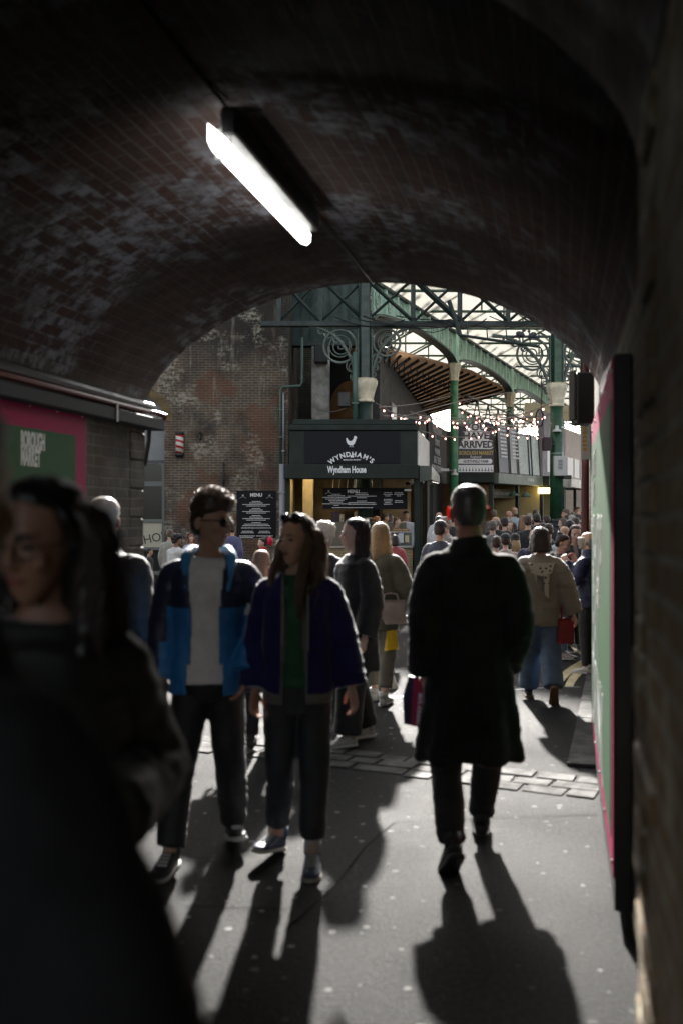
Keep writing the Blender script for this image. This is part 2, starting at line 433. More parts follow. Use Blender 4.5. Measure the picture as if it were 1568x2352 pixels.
# ---------------------------------------------------------------- posters
M_MAG = mat('magenta_print', (.34, .006, .080), .6, spec=.12)
M_PGRN = mat('green_print', (.024, .095, .032), .6, spec=.12)
M_PTXT = mat('pale_print', (.46, .48, .46), .3)
def poster(label, u, v0, v1, z0, z1, side, depth, lines, bw):
    p = thing('poster_board', label, 'poster', (0, 0, 0), R(-TH))
    s = -side  # poster faces +u for the left wall (side=-1), -u for the right wall (side=+1)
    a, b = sorted((u, u + side * depth))
    MB().box(a, b, v0, v1, z0 - .13 if side > 0 else z0, z1 + .01, .004).build('case', M_BLACK, p)
    a, b = sorted((u, u + s * .006)); MB().box(a, b, v0 + .012, v1 - .002, z0, z1).build('border_print', M_MAG, p)
    a, b = sorted((u + s * .006, u + s * .010)); MB().box(a, b, v0 + bw, v1 - bw, z0 + bw, z1 - bw * 1.2).build('green_field', M_PGRN, p)
    for (body, size, v, z, xs, bold) in lines:
        # face normal +-u : rotate the text about z by +-90 deg
        text(body, size, M_PTXT, p, (u + s * .011, v, z), rz=R(90) if s > 0 else R(-90), xs=xs, ext=.001, bold=bold, align='LEFT')
    sc = MB()
    for v in [v0 + .06 + k * (v1 - v0 - .12) / 4 for k in range(5)]:
        for z in (z0 + .05, z1 - .05): sc.ell((u + s * .008, v, z), .006, .01, .01, 8, 4)
    sc.build('screw_heads', mat('bright_screw', (.6, .6, .6), .3, metal=.8), p)
    return p
poster('green market poster with a magenta border on the left tunnel wall', U0 + .02, 4.85, 6.35, .75, 2.40, -1, .018,
       [('BOROUGH', .145, 5.49, 2.125, .40, .006), ('MARKET', .145, 5.49, 2.02, .42, .006), ('SHOP', .42, 5.02, 1.68, .60, .012)], .16)
poster('tall green poster with magenta border in a black case on the right wall', U1 - .07, 4.14, 7.18, .20, 2.30, 1, .068,
       [('BOROUGH', .22, 6.75, 1.98, .55, .006), ('MARKET', .22, 6.75, 1.80, .55, .006), ('SHOP', .62, 6.85, 1.42, 1.05, .012), ('EAT', .62, 6.85, .98, 1.1, .012), ('DRINK', .62, 6.85, .52, .95, .012)], .13)
ex = thing('exit_sign', 'small green sign with a white arrow on the dark left wall', 'sign', (0, 0, 0), R(-TH))
MB().box(U0 + .001, U0 + .02, 6.66, 6.86, 1.44, 1.67).build('panel', mat('safety_green', (.015, .12, .07), .3), ex)
ma = MB(); a = Vector((U0 + .023, 6.79, 1.59)); 
ma.tube([a + Vector((0, .035, .035)), a + Vector((0, -.03, -.03))], .008, 6, flat=.4); ma.tube([a + Vector((0, -.035, .025)), a + Vector((0, -.035, -.035)), a + Vector((0, .025, -.035))], .008, 6, flat=.4)
ma.build('arrow', M_WHITE, ex)

# ================================================================ ground
def asphalt():
    m = bpy.data.materials.new('worn_asphalt'); m.use_nodes = True
    t = m.node_tree; b = t.nodes['Principled BSDF']; L = t.links.new
    tc = N(t, 'ShaderNodeTexCoord')
    fine = N(t, 'ShaderNodeTexNoise', i_Scale=110.0, i_Detail=4.0, i_Roughness=.8); L(tc.outputs['Object'], fine.inputs['Vector'])
    agg = N(t, 'ShaderNodeTexVoronoi', i_Scale=130.0); L(tc.outputs['Object'], agg.inputs['Vector'])
    big = N(t, 'ShaderNodeTexNoise', i_Scale=.8, i_Detail=6.0, i_Roughness=.6); L(tc.outputs['Object'], big.inputs['Vector'])
    # trodden gum and pale spots: sparse irregular blobs
    dist = N(t, 'ShaderNodeTexNoise', i_Scale=14.0, i_Detail=2.0); L(tc.outputs['Object'], dist.inputs['Vector'])
    dsub = N(t, 'ShaderNodeVectorMath', operation='SCALE'); dsub.inputs['Scale'].default_value = .05; L(dist.outputs['Color'], dsub.inputs[0])
    dadd = N(t, 'ShaderNodeVectorMath', operation='ADD'); L(tc.outputs['Object'], dadd.inputs[0]); L(dsub.outputs[0], dadd.inputs[1])
    vo = N(t, 'ShaderNodeTexVoronoi', i_Scale=7.0, i_Randomness=1.0); vo.voronoi_dimensions = '2D'; L(dadd.outputs[0], vo.inputs['Vector'])
    thr = N(t, 'ShaderNodeSeparateColor'); L(vo.outputs['Color'], thr.inputs[0])
    rad = N(t, 'ShaderNodeMapRange', i_From_Min=.45, i_From_Max=1.0, i_To_Min=0.0, i_To_Max=.12); L(thr.outputs[0], rad.inputs['Value'])
    ls = N(t, 'ShaderNodeMath', operation='LESS_THAN'); L(vo.outputs['Distance'], ls.inputs[0]); L(rad.outputs[0], ls.inputs[1])
    dm = N(t, 'ShaderNodeTexNoise', i_Scale=.9, i_Detail=2.0); L(tc.outputs['Object'], dm.inputs['Vector'])
    dmr = N(t, 'ShaderNodeMapRange', i_From_Min=.42, i_From_Max=.56, i_To_Min=.25, i_To_Max=.95); L(dm.outputs['Fac'], dmr.inputs['Value'])
    gs = N(t, 'ShaderNodeMath', operation='MULTIPLY'); L(ls.outputs[0], gs.inputs[0]); L(dmr.outputs[0], gs.inputs[1])
    mr = N(t, 'ShaderNodeMapRange', i_From_Min=.3, i_From_Max=.7, i_To_Min=.004, i_To_Max=.030); L(fine.outputs['Fac'], mr.inputs['Value'])
    med = N(t, 'ShaderNodeTexNoise', i_Scale=38.0, i_Detail=6.0, i_Roughness=.85); L(tc.outputs['Object'], med.inputs['Vector'])
    m2 = N(t, 'ShaderNodeMapRange', i_From_Min=.3, i_From_Max=.7, i_To_Min=.45, i_To_Max=1.7); L(big.outputs['Fac'], m2.inputs['Value'])
    ml = N(t, 'ShaderNodeMath', operation='MULTIPLY'); L(mr.outputs[0], ml.inputs[0]); L(m2.outputs[0], ml.inputs[1])
    m4 = N(t, 'ShaderNodeMapRange', i_From_Min=.38, i_From_Max=.64, i_To_Min=.25, i_To_Max=2.3); L(med.outputs['Fac'], m4.inputs['Value'])
    ml2 = N(t, 'ShaderNodeMath', operation='MULTIPLY'); L(ml.outputs[0], ml2.inputs[0]); L(m4.outputs[0], ml2.inputs[1]); ml = ml2
    mx = N(t, 'ShaderNodeMix', data_type='RGBA'); L(gs.outputs[0], mx.inputs[0]); L(ml.outputs[0], mx.inputs[6]); mx.inputs[7].default_value = (.36, .36, .35, 1)
    L(mx.outputs[2], b.inputs['Base Color'])
    b.inputs['Specular IOR Level'].default_value = .065
    rr_ = N(t, 'ShaderNodeMapRange', i_From_Min=.3, i_From_Max=.7, i_To_Min=.50, i_To_Max=.72); L(big.outputs['Fac'], rr_.inputs['Value']); L(rr_.outputs[0], b.inputs['Roughness'])
    h0 = N(t, 'ShaderNodeMath', operation='ADD'); L(agg.outputs['Distance'], h0.inputs[0]); L(fine.outputs['Fac'], h0.inputs[1])
    h = N(t, 'ShaderNodeMath', operation='MULTIPLY_ADD'); L(med.outputs['Fac'], h.inputs[0]); h.inputs[1].default_value = 2.2; L(h0.outputs[0], h.inputs[2])
    bp = N(t, 'ShaderNodeBump', i_Strength=1.0, i_Distance=.010); L(h.outputs[0], bp.inputs['Height']); L(bp.outputs[0], b.inputs['Normal'])
    return m
M_ASPH = asphalt()
g = MB(); g.add([(-160, -60, 0), (200, -60, 0), (200, 420, 0), (-160, 420, 0)], [(0, 1, 2, 3)])
tag(g.build('road', M_ASPH), 'grey worn asphalt road speckled with pale gum spots', 'road', kind='structure')
M_SETT = mat('granite_sett', (.095, .095, .09), .75, spec=.06, vary=.5, vscale=5, bump=.6, bscale=35)
# three courses of granite setts across the tunnel mouth
sx = Vector((PX(455, 7.3), 7.3)); ex_ = Vector((1.60, 6.08)); dr = (ex_ - sx); Ls = dr.length; dr.normalize(); nr = Vector((-dr.y, dr.x))
ms = MB(); rr = random.Random(3)
for row in range(3):
    s_ = -.9 + rr.uniform(0, .3)
    while s_ < Ls - .02:
        l = rr.uniform(.17, .38); e = min(s_ + l, Ls)
        o = row * .165 - .25 + rr.uniform(-.01, .01) + .03 * math.sin(s_ * 2)
        q = [(s_ + .005 + rr.uniform(0, .012), o + rr.uniform(-.006, .006)), (e - .006 - rr.uniform(0, .012), o + rr.uniform(-.012, .012)), (e - .006 - rr.uniform(0, .012), o + .153), (s_ + .005 + rr.uniform(0, .014), o + .153 + rr.uniform(-.012, .008))]
        ctr = Vector((sum(a for a, _ in q) / 4, sum(b for _, b in q) / 4)); zz = .005 + rr.uniform(0, .006)
        lo = [sx + dr * a + nr * b for a, b in q]; hi = [sx + dr * (ctr.x + (a - ctr.x) * .965) + nr * (ctr.y + (b - ctr.y) * .91) for a, b in q]
        vs = [(p.x, p.y, -.02) for p in lo] + [(p.x, p.y, zz * .4) for p in lo] + [(p.x, p.y, zz) for p in hi]
        ms.add(vs, [(0, 1, 5, 4), (1, 2, 6, 5), (2, 3, 7, 6), (3, 0, 4, 7), (4, 5, 9, 8), (5, 6, 10, 9), (6, 7, 11, 10), (7, 4, 8, 11), (8, 9, 10, 11)])
        s_ = e
tag(ms.build('paving_setts', M_SETT), 'strip of worn pale granite setts across the road at the tunnel mouth', 'paving', kind='structure')
# kerb stones running on at the right
mk = MB(); 
a0, a1 = Vector((1.50, 6.62)), Vector((3.9, 15.2)); d = (a1 - a0); n_ = int(d.length / .8); d.normalize(); nr2 = Vector((d.y, -d.x))
for i in range(n_):
    p = a0 + d * (i * .8); q = a0 + d * (i * .8 + .785 + rr.uniform(-.004, .004)); zt = .022 + rr.uniform(-.004, .004)
    c = [p, q, q + nr2 * .26, p + nr2 * .26]
    mk.add([(v.x, v.y, -.02) for v in c] + [(v.x, v.y, zt) for v in c], [(0, 4, 5, 1), (1, 5, 6, 2), (2, 6, 7, 3), (3, 7, 4, 0), (4, 7, 6, 5)])
tag(mk.build('kerb', M_SETT), 'worn granite kerb stones running on past the tunnel mouth', 'kerb', kind='structure')
pv = MB(); c = [a0 + nr2 * .265, a1 + nr2 * .265, a1 + nr2 * 2.2, a0 + nr2 * 2.2]
pv.add([(v.x, v.y, .0) for v in c] + [(v.x, v.y, .018) for v in c], [(4, 5, 6, 7)[::-1], (0, 1, 5, 4), (1, 2, 6, 5), (2, 3, 7, 6), (3, 0, 4, 7)])
tag(pv.build('pavement', mat('pavement_slab', (.07, .07, .068), .7, vary=.4, bump=.3)), 'grey slab pavement behind the kerb', 'pavement', kind='structure')
# faded double yellow lines curving away
M_JOINT = mat('bitumen_joint', (.006, .006, .006), .95, spec=.02)
M_YEL = mat('faded_yellow_line', (.46, .38, .20), .7, vary=.5, vscale=14)
def road_line(pts, wd, m, name, label):
    mb = MB(); vs = []
    for i, p in enumerate(pts):
        p = Vector(p); dd = (Vector(pts[min(i + 1, len(pts) - 1)]) - Vector(pts[max(i - 1, 0)])).normalized(); nn = Vector((-dd.y, dd.x))
        vs += [(p + nn * wd / 2).to_3d() + Vector((0, 0, .004)), (p - nn * wd / 2).to_3d() + Vector((0, 0, .004))]
    mb.add(vs, [(2 * i, 2 * i + 1, 2 * i + 3, 2 * i + 2) for i in range(len(pts) - 1)])
    return tag(mb.build(name, m), label, 'road marking', kind='structure')
def gp(x, y): Y = CH * FP / (y - HY); return (PX(x, Y), Y)
def bez(a, b, c, n=14): return [((1 - t) ** 2 * a[0] + 2 * t * (1 - t) * b[0] + t * t * c[0], (1 - t) ** 2 * a[1] + 2 * t * (1 - t) * b[1] + t * t * c[1]) for t in [i / n for i in range(n + 1)]]
road_line(bez(gp(1284, 1575), gp(1292, 1540), gp(1362, 1510)), .11, M_YEL, 'yellow_line', 'faded yellow road line, outer one of the curving pair')
road_line(bez(gp(1302, 1577), gp(1312, 1548), gp(1364, 1523)), .11, M_YEL, 'yellow_line', 'faded yellow road line, inner one of the curving pair by the kerb')
road_line(bez(gp(1306, 1488), gp(1330, 1497), gp(1362, 1514)), .10, M_YEL, 'yellow_line', 'short faded yellow line joining the curve from beyond')
road_line([gp(860, 1606), gp(900, 1602), gp(935, 1600)], .05, M_WHITE, 'chalky_line', 'thin pale line across the road beyond the setts')
road_line([gp(1180, 1585), gp(1240, 1581), gp(1290, 1578), gp(1330, 1579)], .03, M_GREYMET, 'road_joint', 'thin sealed joint across the asphalt near the kerb')

road_line([gp(425, 2083), gp(520, 2086), gp(662, 2089)], .006, M_JOINT, 'road_joint', 'thin dark joint across the asphalt behind the couple')
road_line([gp(655, 2140), gp(770, 2036), gp(840, 1945), gp(905, 1890)], .005, M_JOINT, 'road_joint', 'dark diagonal patch seam between the couple and the overcoat man')
road_line([gp(905, 1890), gp(1130, 1880), gp(1372, 1872)], .005, M_JOINT, 'road_joint', 'thin dark seam running to the right wall')
road_line([gp(880, 1415), gp(900, 1414), gp(935, 1414)], .08, M_WHITE, 'worn_line', 'worn white line stub far down the road')
# ================================================================ left brick building
M_BLD = brick_mat('london_stock_brick', (.14, .10, .06), (.075, .052, .038), (.19, .17, .14), paint=.75, pcol=(.42, .38, .30), stain=.8, stcol=(.035, .032, .028), red=(.13, .042, .02), extra=.30, pscale=1.1, pthr=.53, rthr=.50, soot=7.3)
YB = 29.0
bl = thing('brick_building', 'soot-stained yellow brick building with an arched shop window', 'building')
mw = MB(); H_ = 10.5
xr = PX(662, YB); ox0, ox1, oz = -6.64, PX(378, YB), 4.50; oc = (ox0 + ox1) / 2; orr = (ox1 - ox0) / 2
mw.box(ox1, xr, YB, YB + 8, 0, H_); mw.box(-12, ox0, YB, YB + 8, 0, H_)
na = 16
for i in range(na):
    a0_, a1_ = math.pi * (1 - i / na), math.pi * (1 - (i + 1) / na)
    xa, xb = oc + orr * math.cos(a0_), oc + orr * math.cos(a1_); za, zb = oz + orr * .95 * math.sin(a0_), oz + orr * .95 * math.sin(a1_)
    mw.prism([(xa, YB, za), (xb, YB, zb), (xb, YB, H_), (xa, YB, H_)], (0, .6, 0))
mw.build('wall', M_BLD, bl)
mv = MB()
for i in range(24):
    am = math.pi * (i + .5) / 24; c0 = Vector((oc, YB - .012, oz))
    def pp(r, a): return c0 + Vector((math.cos(a) * r, 0, math.sin(a) * r * .95))
    mv.prism([pp(orr + .01, am - .06), pp(orr + .24, am - .06), pp(orr + .24, am + .06), pp(orr + .01, am + .06)], (0, .05, 0))
mv.build('arch_bricks', mat('arch_brick', (.16, .11, .05), .9, vary=.5), bl)
M_GREYP = mat('grey_shop_paint', (.20, .205, .205), .5, vary=.12)
mg = MB(); yb = YB + .12
pts = [(ox0, yb, 3.33)] + [(ox1, yb, 3.33)] + [(oc + orr * math.cos(a), yb, oz + orr * .95 * math.sin(a)) for a in [math.pi * i / 20 for i in range(21)]]
mg.prism(pts, (0, .05, 0)); mg.build('fanlight_panel', M_GREYP, bl)
mt = MB(); mt.tube([(oc + (orr - .2) * math.cos(a), yb - .01, oz + (orr - .2) * .95 * math.sin(a)) for a in [math.pi * i / 20 for i in range(21)]], .012, 6)
mt.box(ox0, ox1, yb - .04, yb, 3.25, 3.34); mt.build('fanlight_trim', mat('dark_grey_trim', (.06, .06, .065), .5), bl)
win = MB(); 
for z0, z1 in ((2.58, 2.72), (1.52, 1.62), (.72, .80), (.0, .10)): win.box(ox0, ox1, yb - .03, yb + .06, z0, z1)
for x in (ox0, ox1 - .09, oc - .04): win.box(x, x + .09, yb - .035, yb + .065, 0, 3.25)
wf = win.build('window_frame', mat('grey_green_frame', (.13, .14, .13), .5), bl)
MB().box(ox0 + .09, ox1 - .09, yb + .03, yb + .036, .1, 3.25).build('shop_glass', mat('shop_glass', (.05, .055, .045), .12, spec=.5, trans=.7), bl)
MB().box(ox0, ox1, YB + 1.6, YB + 1.65, 0, 3.3).build('shop_back_wall', mat('ochre_interior', (.30, .23, .11), .8, vary=.6, vscale=2), bl)
MB().box(ox0 + .09, ox1 - .09, yb + .014, yb + .028, .80, 1.52).build('frosted_panel', mat('cream_window_film', (.46, .43, .33), .6), bl)
text('SHOP', .36, mat('dark_brown_lettering', (.03, .022, .015), .6), bl, (PX(360, YB) - .14, yb + .008, 1.05), xs=.95, ext=.003, roll=R(12))
shelf = MB()
for z in (1.70, 2.10, 2.8): shelf.box(ox0 + .1, ox1 - .1, YB + .6, YB + .85, z, z + .03)
shelf.build('bottle_shelf', mat('dark_wood', (.07, .04, .02), .5), bl)
# bottles in the shop window, one object each
bprof = [(.036, 0), (.038, .03), (.038, .17), (.015, .22), (.013, .29), (.015, .30)]
b0 = MB(); b0.lathe(bprof, seg=10); bme = None; cols = [(.10, .16, .04), (.30, .16, .03), (.42, .40, .30), (.04, .05, .03)]
k = 0; rr = random.Random(11)
for z in (1.73, 2.13, 2.83):
    x = ox1 - .16
    while x > ox1 - .75:
        cl = cols[k % 4]
        o = b0.build('bottle', mat('bottle_glass_%d' % (k % 4), cl, .15, spec=.6, coat=.4), None, True)
        o.location = (x, YB + .70 + rr.uniform(-.04, .04), z); o.scale = (1, 1, rr.uniform(.85, 1.1))
        tag(o, 'glass bottle standing on a shelf behind the barred shop window', 'bottle', 'bottles on the shop window shelves'); k += 1; x -= rr.uniform(.085, .12)
# wall fixtures
bp_ = thing('barber_pole', 'short red and white striped barber pole on the brick wall', 'barber pole', P(413, 1020, YB - .16))
z0, z1 = -.32, .32
def stripe():
    m = bpy.data.materials.new('red_white_spiral'); m.use_nodes = True; t = m.node_tree; b = t.nodes['Principled BSDF']; L = t.links.new
    tc = N(t, 'ShaderNodeTexCoord'); sp = N(t, 'ShaderNodeSeparateXYZ'); L(tc.outputs['Object'], sp.inputs[0])
    at = N(t, 'ShaderNodeMath', operation='ARCTAN2'); L(sp.outputs[1], at.inputs[0]); L(sp.outputs[0], at.inputs[1])
    a = N(t, 'ShaderNodeMath', operation='MULTIPLY'); L(at.outputs[0], a.inputs[0]); a.inputs[1].default_value = 1.0
    z = N(t, 'ShaderNodeMath', operation='MULTIPLY'); L(sp.outputs[2], z.inputs[0]); z.inputs[1].default_value = 2 * math.pi / .17
    ad = N(t, 'ShaderNodeMath', operation='ADD'); L(a.outputs[0], ad.inputs[0]); L(z.outputs[0], ad.inputs[1])
    s = N(t, 'ShaderNodeMath', operation='SINE'); L(ad.outputs[0], s.inputs[0])
    g_ = N(t, 'ShaderNodeMath', operation='GREATER_THAN'); L(s.outputs[0], g_.inputs[0]); g_.inputs[1].default_value = .2
    mx = N(t, 'ShaderNodeMix', data_type='RGBA'); L(g_.outputs[0], mx.inputs[0]); mx.inputs[6].default_value = (.62, .58, .52, 1); mx.inputs[7].default_value = (.40, .03, .03, 1)
    L(mx.outputs[2], b.inputs['Base Color']); b.inputs['Roughness'].default_value = .3; return m
MB().lathe([(.115, -.27), (.115, .27)], seg=24).build('striped_drum', stripe(), bp_, True)
MB().lathe([(.05, .36), (.12, .34), (.135, .30), (.13, .271)], seg=20).build('top_cap', M_BLACK, bp_)
MB().lathe([(.13, -.271), (.135, -.32), (.10, -.38), (.03, -.40)], seg=20).build('bottom_cap', M_BLACK, bp_)
MB().box(-.02, .02, .1, .17, -.25, .25).build('bracket', M_BLACK, bp_)
def pipe(label, pts, r, m, cat='pipe', name='downpipe', clips=()):
    p = thing(name, label, cat, pts[0])
    o = Vector(pts[0]); MB().tube([Vector(q) - o for q in pts], r, 12).build('tube', m, p, True)
    if clips:
        for z in clips: MB().box(-r - .03, r + .03, -r - .01, r + .08, z - o.z - .02, z - o.z + .02).build('clip', m, p)
    return p
M_PIPEG = mat('dark_green_pipe', (.06, .12, .095), .4); M_PIPEL = mat('pale_grey_pipe', (.36, .37, .41), .45, vary=.15)
yp = YB - .12
pipe('thin dark green pipe pair high on the brick wall', [P(644, 1066, yp), P(644, 895, yp), P(650, 888, yp), P(690, 886, yp), P(694, 878, yp), P(694, 775, yp)], .035, M_PIPEG, clips=(4.0, 4.8))
pipe('second thin pipe beside the dark green pipe on the wall', [P(651, 1066, yp), P(651, 905, yp), P(652, 903, yp + .05)], .02, M_PIPEL, clips=(3.6,))
pipe('fat pale grey downpipe between the menu board and the kiosk', [P(648, 1380, yp), P(648, 1066, yp)], .085, M_PIPEL, clips=(1.6, 2.4))
pipe('thin black conduit on the brick wall above the menu board', [P(514, 1135, YB - .04), P(514, 1062, YB - .04)], .02, M_BLACK, name='conduit')
ir = thing('iron_bracket', 'small black iron bracket fixed to the brick wall', 'bracket', P(460, 1000, YB - .05)); MB().box(-.03, .03, -.10, .05, -.12, .12, .01).build('plate', M_BLACK, ir); MB().tube([(0, -.1, .05), (0, -.2, .08)], .02, 8).build('hook', M_BLACK, ir)
rr = random.Random(21)
def hen(m, parent, loc, s):
    """hen silhouette in the XZ plane, s = height"""
    pts = [(-.42, .62), (-.38, .30), (-.28, .10), (-.12, -.02), (.08, -.02), (.24, .10), (.34, .34), (.40, .60), (.46, .68), (.44, .78), (.36, .86), (.26, .88), (.22, .80), (.20, .66), (.10, .46), (-.02, .38), (-.16, .40), (-.26, .52), (-.34, .70)]
    mb = MB(); l = Vector(loc); z0 = .12
    c = Vector((0, 0, .25))
    P3 = [l + Vector((x * s, 0, (z * .85 + z0) * s)) for x, z in pts]
    cc = l + Vector((.02 * s, 0, .36 * s)); n = len(P3)
    # fan from several centres keeps the concave outline
    vs = P3 + [p + Vector((0, .004, 0)) for p in P3]
    mb.add(vs, [tuple(range(n)), tuple(range(2 * n - 1, n - 1, -1))])
    for x in (-.06, .12):
        mb.tube([l + Vector((x * s, .002, .14 * s)), l + Vector((x * s, .002, 0)), l + Vector(((x - .12) * s, .002, -.02 * s))], .018 * s, 5); mb.tube([l + Vector((x * s, .002, 0)), l + Vector(((x + .08) * s, .002, -.03 * s))], .015 * s, 5)
    o = mb.build('hen_emblem', m, parent)
    return o
def arc_text(body, size, m, parent, ctr, rad, span, name='lettering', xs=1.0, bold=0.0):
    n = len(body); os_ = []
    wt = [{'W': 1.3, 'M': 1.25, "'": .3, 'S': .85, 'Y': .95}.get(c, 1.05) for c in body]; tot = sum(wt) - wt[0] / 2 - wt[-1] / 2; acc = -wt[0] / 2
    for i, ch in enumerate(body):
        a = -span / 2 + span * (acc + wt[i] / 2) / tot; acc += wt[i]
        l = Vector(ctr) + Vector((math.sin(a) * rad, 0, math.cos(a) * rad))
        os_.append(text(ch, size, m, parent, l, xs=xs, bold=bold, roll=-a))
    return join_meshes(os_, name, parent)
def menu_board(label, p0, w, h, rows, wide=False):
    b = thing('menu_board', label, 'menu board', p0)
    MB().box(-w / 2, w / 2, -.03, 0, -h / 2, h / 2, .004).build('panel', M_CHAR, b)
    text('MENU', .135 if not wide else .125, M_WHITE, b, (0 if not wide else -.14 * w, -.036, h / 2 - (.13 if not wide else .10)), bold=.005, xs=.95)
    for sx_ in ((-1, 1) if not wide else (-1,)):
        cx = sx_ * w * .34 if not wide else -w * .43; cz = h / 2 - (.16 if not wide else .11)
        hen(M_WHITE, b, (cx, -.036, cz), .06); ar = MB(); ar.tube([(cx + .11 * math.sin(a), -.034, cz - .13 + .11 * math.cos(a)) for a in [R(-55 + 110 * i / 8) for i in range(9)]], .010, 5, flat=.4); ar.build('emblem_arc', M_WHITE, b)
    md_ = MB()
    for (cx, z, ww) in rows: dashes(md_, cx * w, -.034, z * h, ww * w, .020, rr)
    md_.build('print_lines', M_WHITE, b)
    return b
rows = []; zz = .27
for blk in range(4):
    for i, ww in enumerate((.22, .34, .70, .50) if blk != 3 else (.24, .62, .70)): rows.append((0, zz, ww)); zz -= .032
    zz -= .022
rows.append((0, zz + .005, .76)); zz -= .065
for cx, ww in ((-.22, .28), (.21, .26)): rows += [(cx, zz, ww), (cx, zz - .032, ww * 1.2)]
zz -= .10
for cx, ww in ((-.23, .40), (.21, .42)): rows += [(cx, zz, ww)]
rows.append((-.24, zz - .03, .32))
YM = YB - .005
menu_board('tall black menu board with white print hung on the brick wall', P(589, 1181, YM), (634 - 544) / FP * YM, (1235 - 1127) / FP * YM, rows)

# ================================================================ dark bridge structures above the kiosk
vd = thing('railway_bridge', 'dark green steel railway bridge side behind the brick wall', 'bridge')
MB().box(PX(640, 31.5), PX(846, 31.5), 31.5, 32.5, 7.2, 10.5).build('girder_web', mat('teal_girder', (.022, .055, .048), .5, vary=.3), vd)
st = MB()
for x in range(648, 846, 22): MB().box(PX(x, 31.4), PX(x, 31.4) + .06, 31.38, 31.499, 7.2, 10.5).build('stiffener', M_DKIRON, vd)
st.box(PX(630, 31.4), PX(850, 31.4), 31.2, 31.5, 7.06, 7.199); st.build('bottom_flange', M_DKIRON, vd)
MB().tube([P(700, 700, 31), P(735, 640, 31)], .05, 8).build('brace', M_DKIRON, vd)
pr_ = thing('concrete_pier', 'tall pier of streaked pale grey render above the kiosk', 'pier')
MB().box(PX(715, 31), PX(757, 31), 31, 32, 0, 7.0, .03).build('render', mat('streaked_render', (.50, .48, .45), .85, vary=.65, vscale=2.2, bump=.6, bscale=9), pr_)
MB().box(PX(722, 30.9), PX(753, 30.9), 30.6, 30.99, PZ(835, 30.9), 7.0, .02).build('switch_box', mat('very_dark_green', (.012, .018, .017), .5), pr_)
oc_ = thing('ochre_wall', 'ochre painted wall with an arched black panel for the gap behind the columns', 'wall')
MB().box(PX(756, 33), PX(846, 33), 33, 33.4, 0, 7.4).build('plaster', mat('ochre_plaster', (.23, .105, .035), .85, vary=.4), oc_)
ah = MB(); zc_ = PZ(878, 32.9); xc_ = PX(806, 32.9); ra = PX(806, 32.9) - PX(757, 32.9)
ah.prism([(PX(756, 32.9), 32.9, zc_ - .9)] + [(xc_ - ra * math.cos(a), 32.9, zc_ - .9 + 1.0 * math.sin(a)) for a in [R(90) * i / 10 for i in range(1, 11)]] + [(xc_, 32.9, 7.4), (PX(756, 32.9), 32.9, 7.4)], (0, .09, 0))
ah.build('soot_panel', mat('gap_black', (.012, .011, .010), .9), oc_)  # black sheet put in for the dark of the gap over the ochre
dk = thing('shadowed_back_wall', 'dark brick back wall behind the bridge and the kiosk', 'wall')
MB().box(PX(655, 36), PX(900, 36), 36, 37, 0, 10.5).build('brickwork', M_TWALL, dk)
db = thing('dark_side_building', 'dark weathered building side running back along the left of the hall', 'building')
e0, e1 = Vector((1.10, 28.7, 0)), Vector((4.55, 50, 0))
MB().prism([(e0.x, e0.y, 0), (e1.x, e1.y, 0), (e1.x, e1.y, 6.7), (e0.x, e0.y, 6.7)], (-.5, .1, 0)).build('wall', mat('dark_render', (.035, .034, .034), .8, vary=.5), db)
for i in range(5):
    f = .12 + i * .18; q = e0.lerp(e1, f); q2 = e0.lerp(e1, f + .06)
    MB().prism([(q.x + .02, q.y, 3.9), (q2.x + .02, q2.y, 3.9), (q2.x + .02, q2.y, 5.3), (q.x + .02, q.y, 5.3)], (.05, -.01, 0)).build('window', mat('grey_pane', (.20, .20, .21), .3), db)
# ================================================================ kiosk
YK = 26.5; S_ = FP / YK
def kx(x): return PX(x, YK)
def kz(y): return PZ(y, YK)
kk = thing('food_kiosk', 'dark green food kiosk with a hen sign and a lit serving hatch', 'kiosk')
xl, xr2 = kx(657), kx(960); KD = 3.0
zt, zc1 = kz(962), kz(990)
MB().box(kx(672), kx(955), YK + .1, YK + KD, kz(975), kz(962), .02).build('roof_upstand', M_DKGREEN, kk)
MB().box(kx(663), kx(960), YK - .06, YK + KD, kz(989), kz(976), .02).build('cornice', M_DKGREEN, kk)
MB().box(kx(664), kx(958), YK, YK + KD - .02, kz(1068), kz(989.5), .01).build('sign_wall', M_DKGREEN, kk)
MB().box(kx(699), kx(918), YK - .03, YK - .002, kz(1064), kz(991), .004).build('sign_board', M_CHAR, kk)
ys = YK - .036
hen(M_WHITE, kk, (kx(806), ys, kz(1026)), .33)
arc_text("WYNDHAM'S", .175, M_WHITE, kk, (kx(808), ys, kz(1044) - .87), .87, R(74), bold=.006)
MB().box(kx(804), kx(812), ys, ys + .004, kz(1051), kz(1046)).build('emblem_box', M_WHITE, kk)
text('BOROUGH MARKET', .052, M_WHITE, kk, (kx(808), ys, kz(1056.5)), bold=.001)
MB().box(kx(654), kx(957), YK - .45, YK - .01, kz(1101), kz(1069), .015).build('fascia', M_DKGREEN, kk)
text('Wyndham House', .235, M_WHITE, kk, (kx(796), YK - .458, kz(1081)), xs=.60, bold=.008, zs=1.02)
for x in (655, 951): MB().box(kx(x), kx(x) + .13, YK + .002, YK + .14, 0, kz(1068) - .002, .01).build('post', M_DKGREEN, kk)
MB().box(kx(657) + .02, kx(657) + .1, YK + .15, YK + KD, 0, kz(1068) - .01).build('left_wall', mat('cream_glazed_brick', (.55, .46, .27), .45, vary=.25, vscale=3, bump=.3, bscale=14), kk)
MB().box(kx(690), kx(716), YK + 1.5, YK + 1.9, 0, kz(1068) - .01, .02).build('interior_pillar', mat('cream_glazed_brick', (.55, .46, .27), .45), kk)
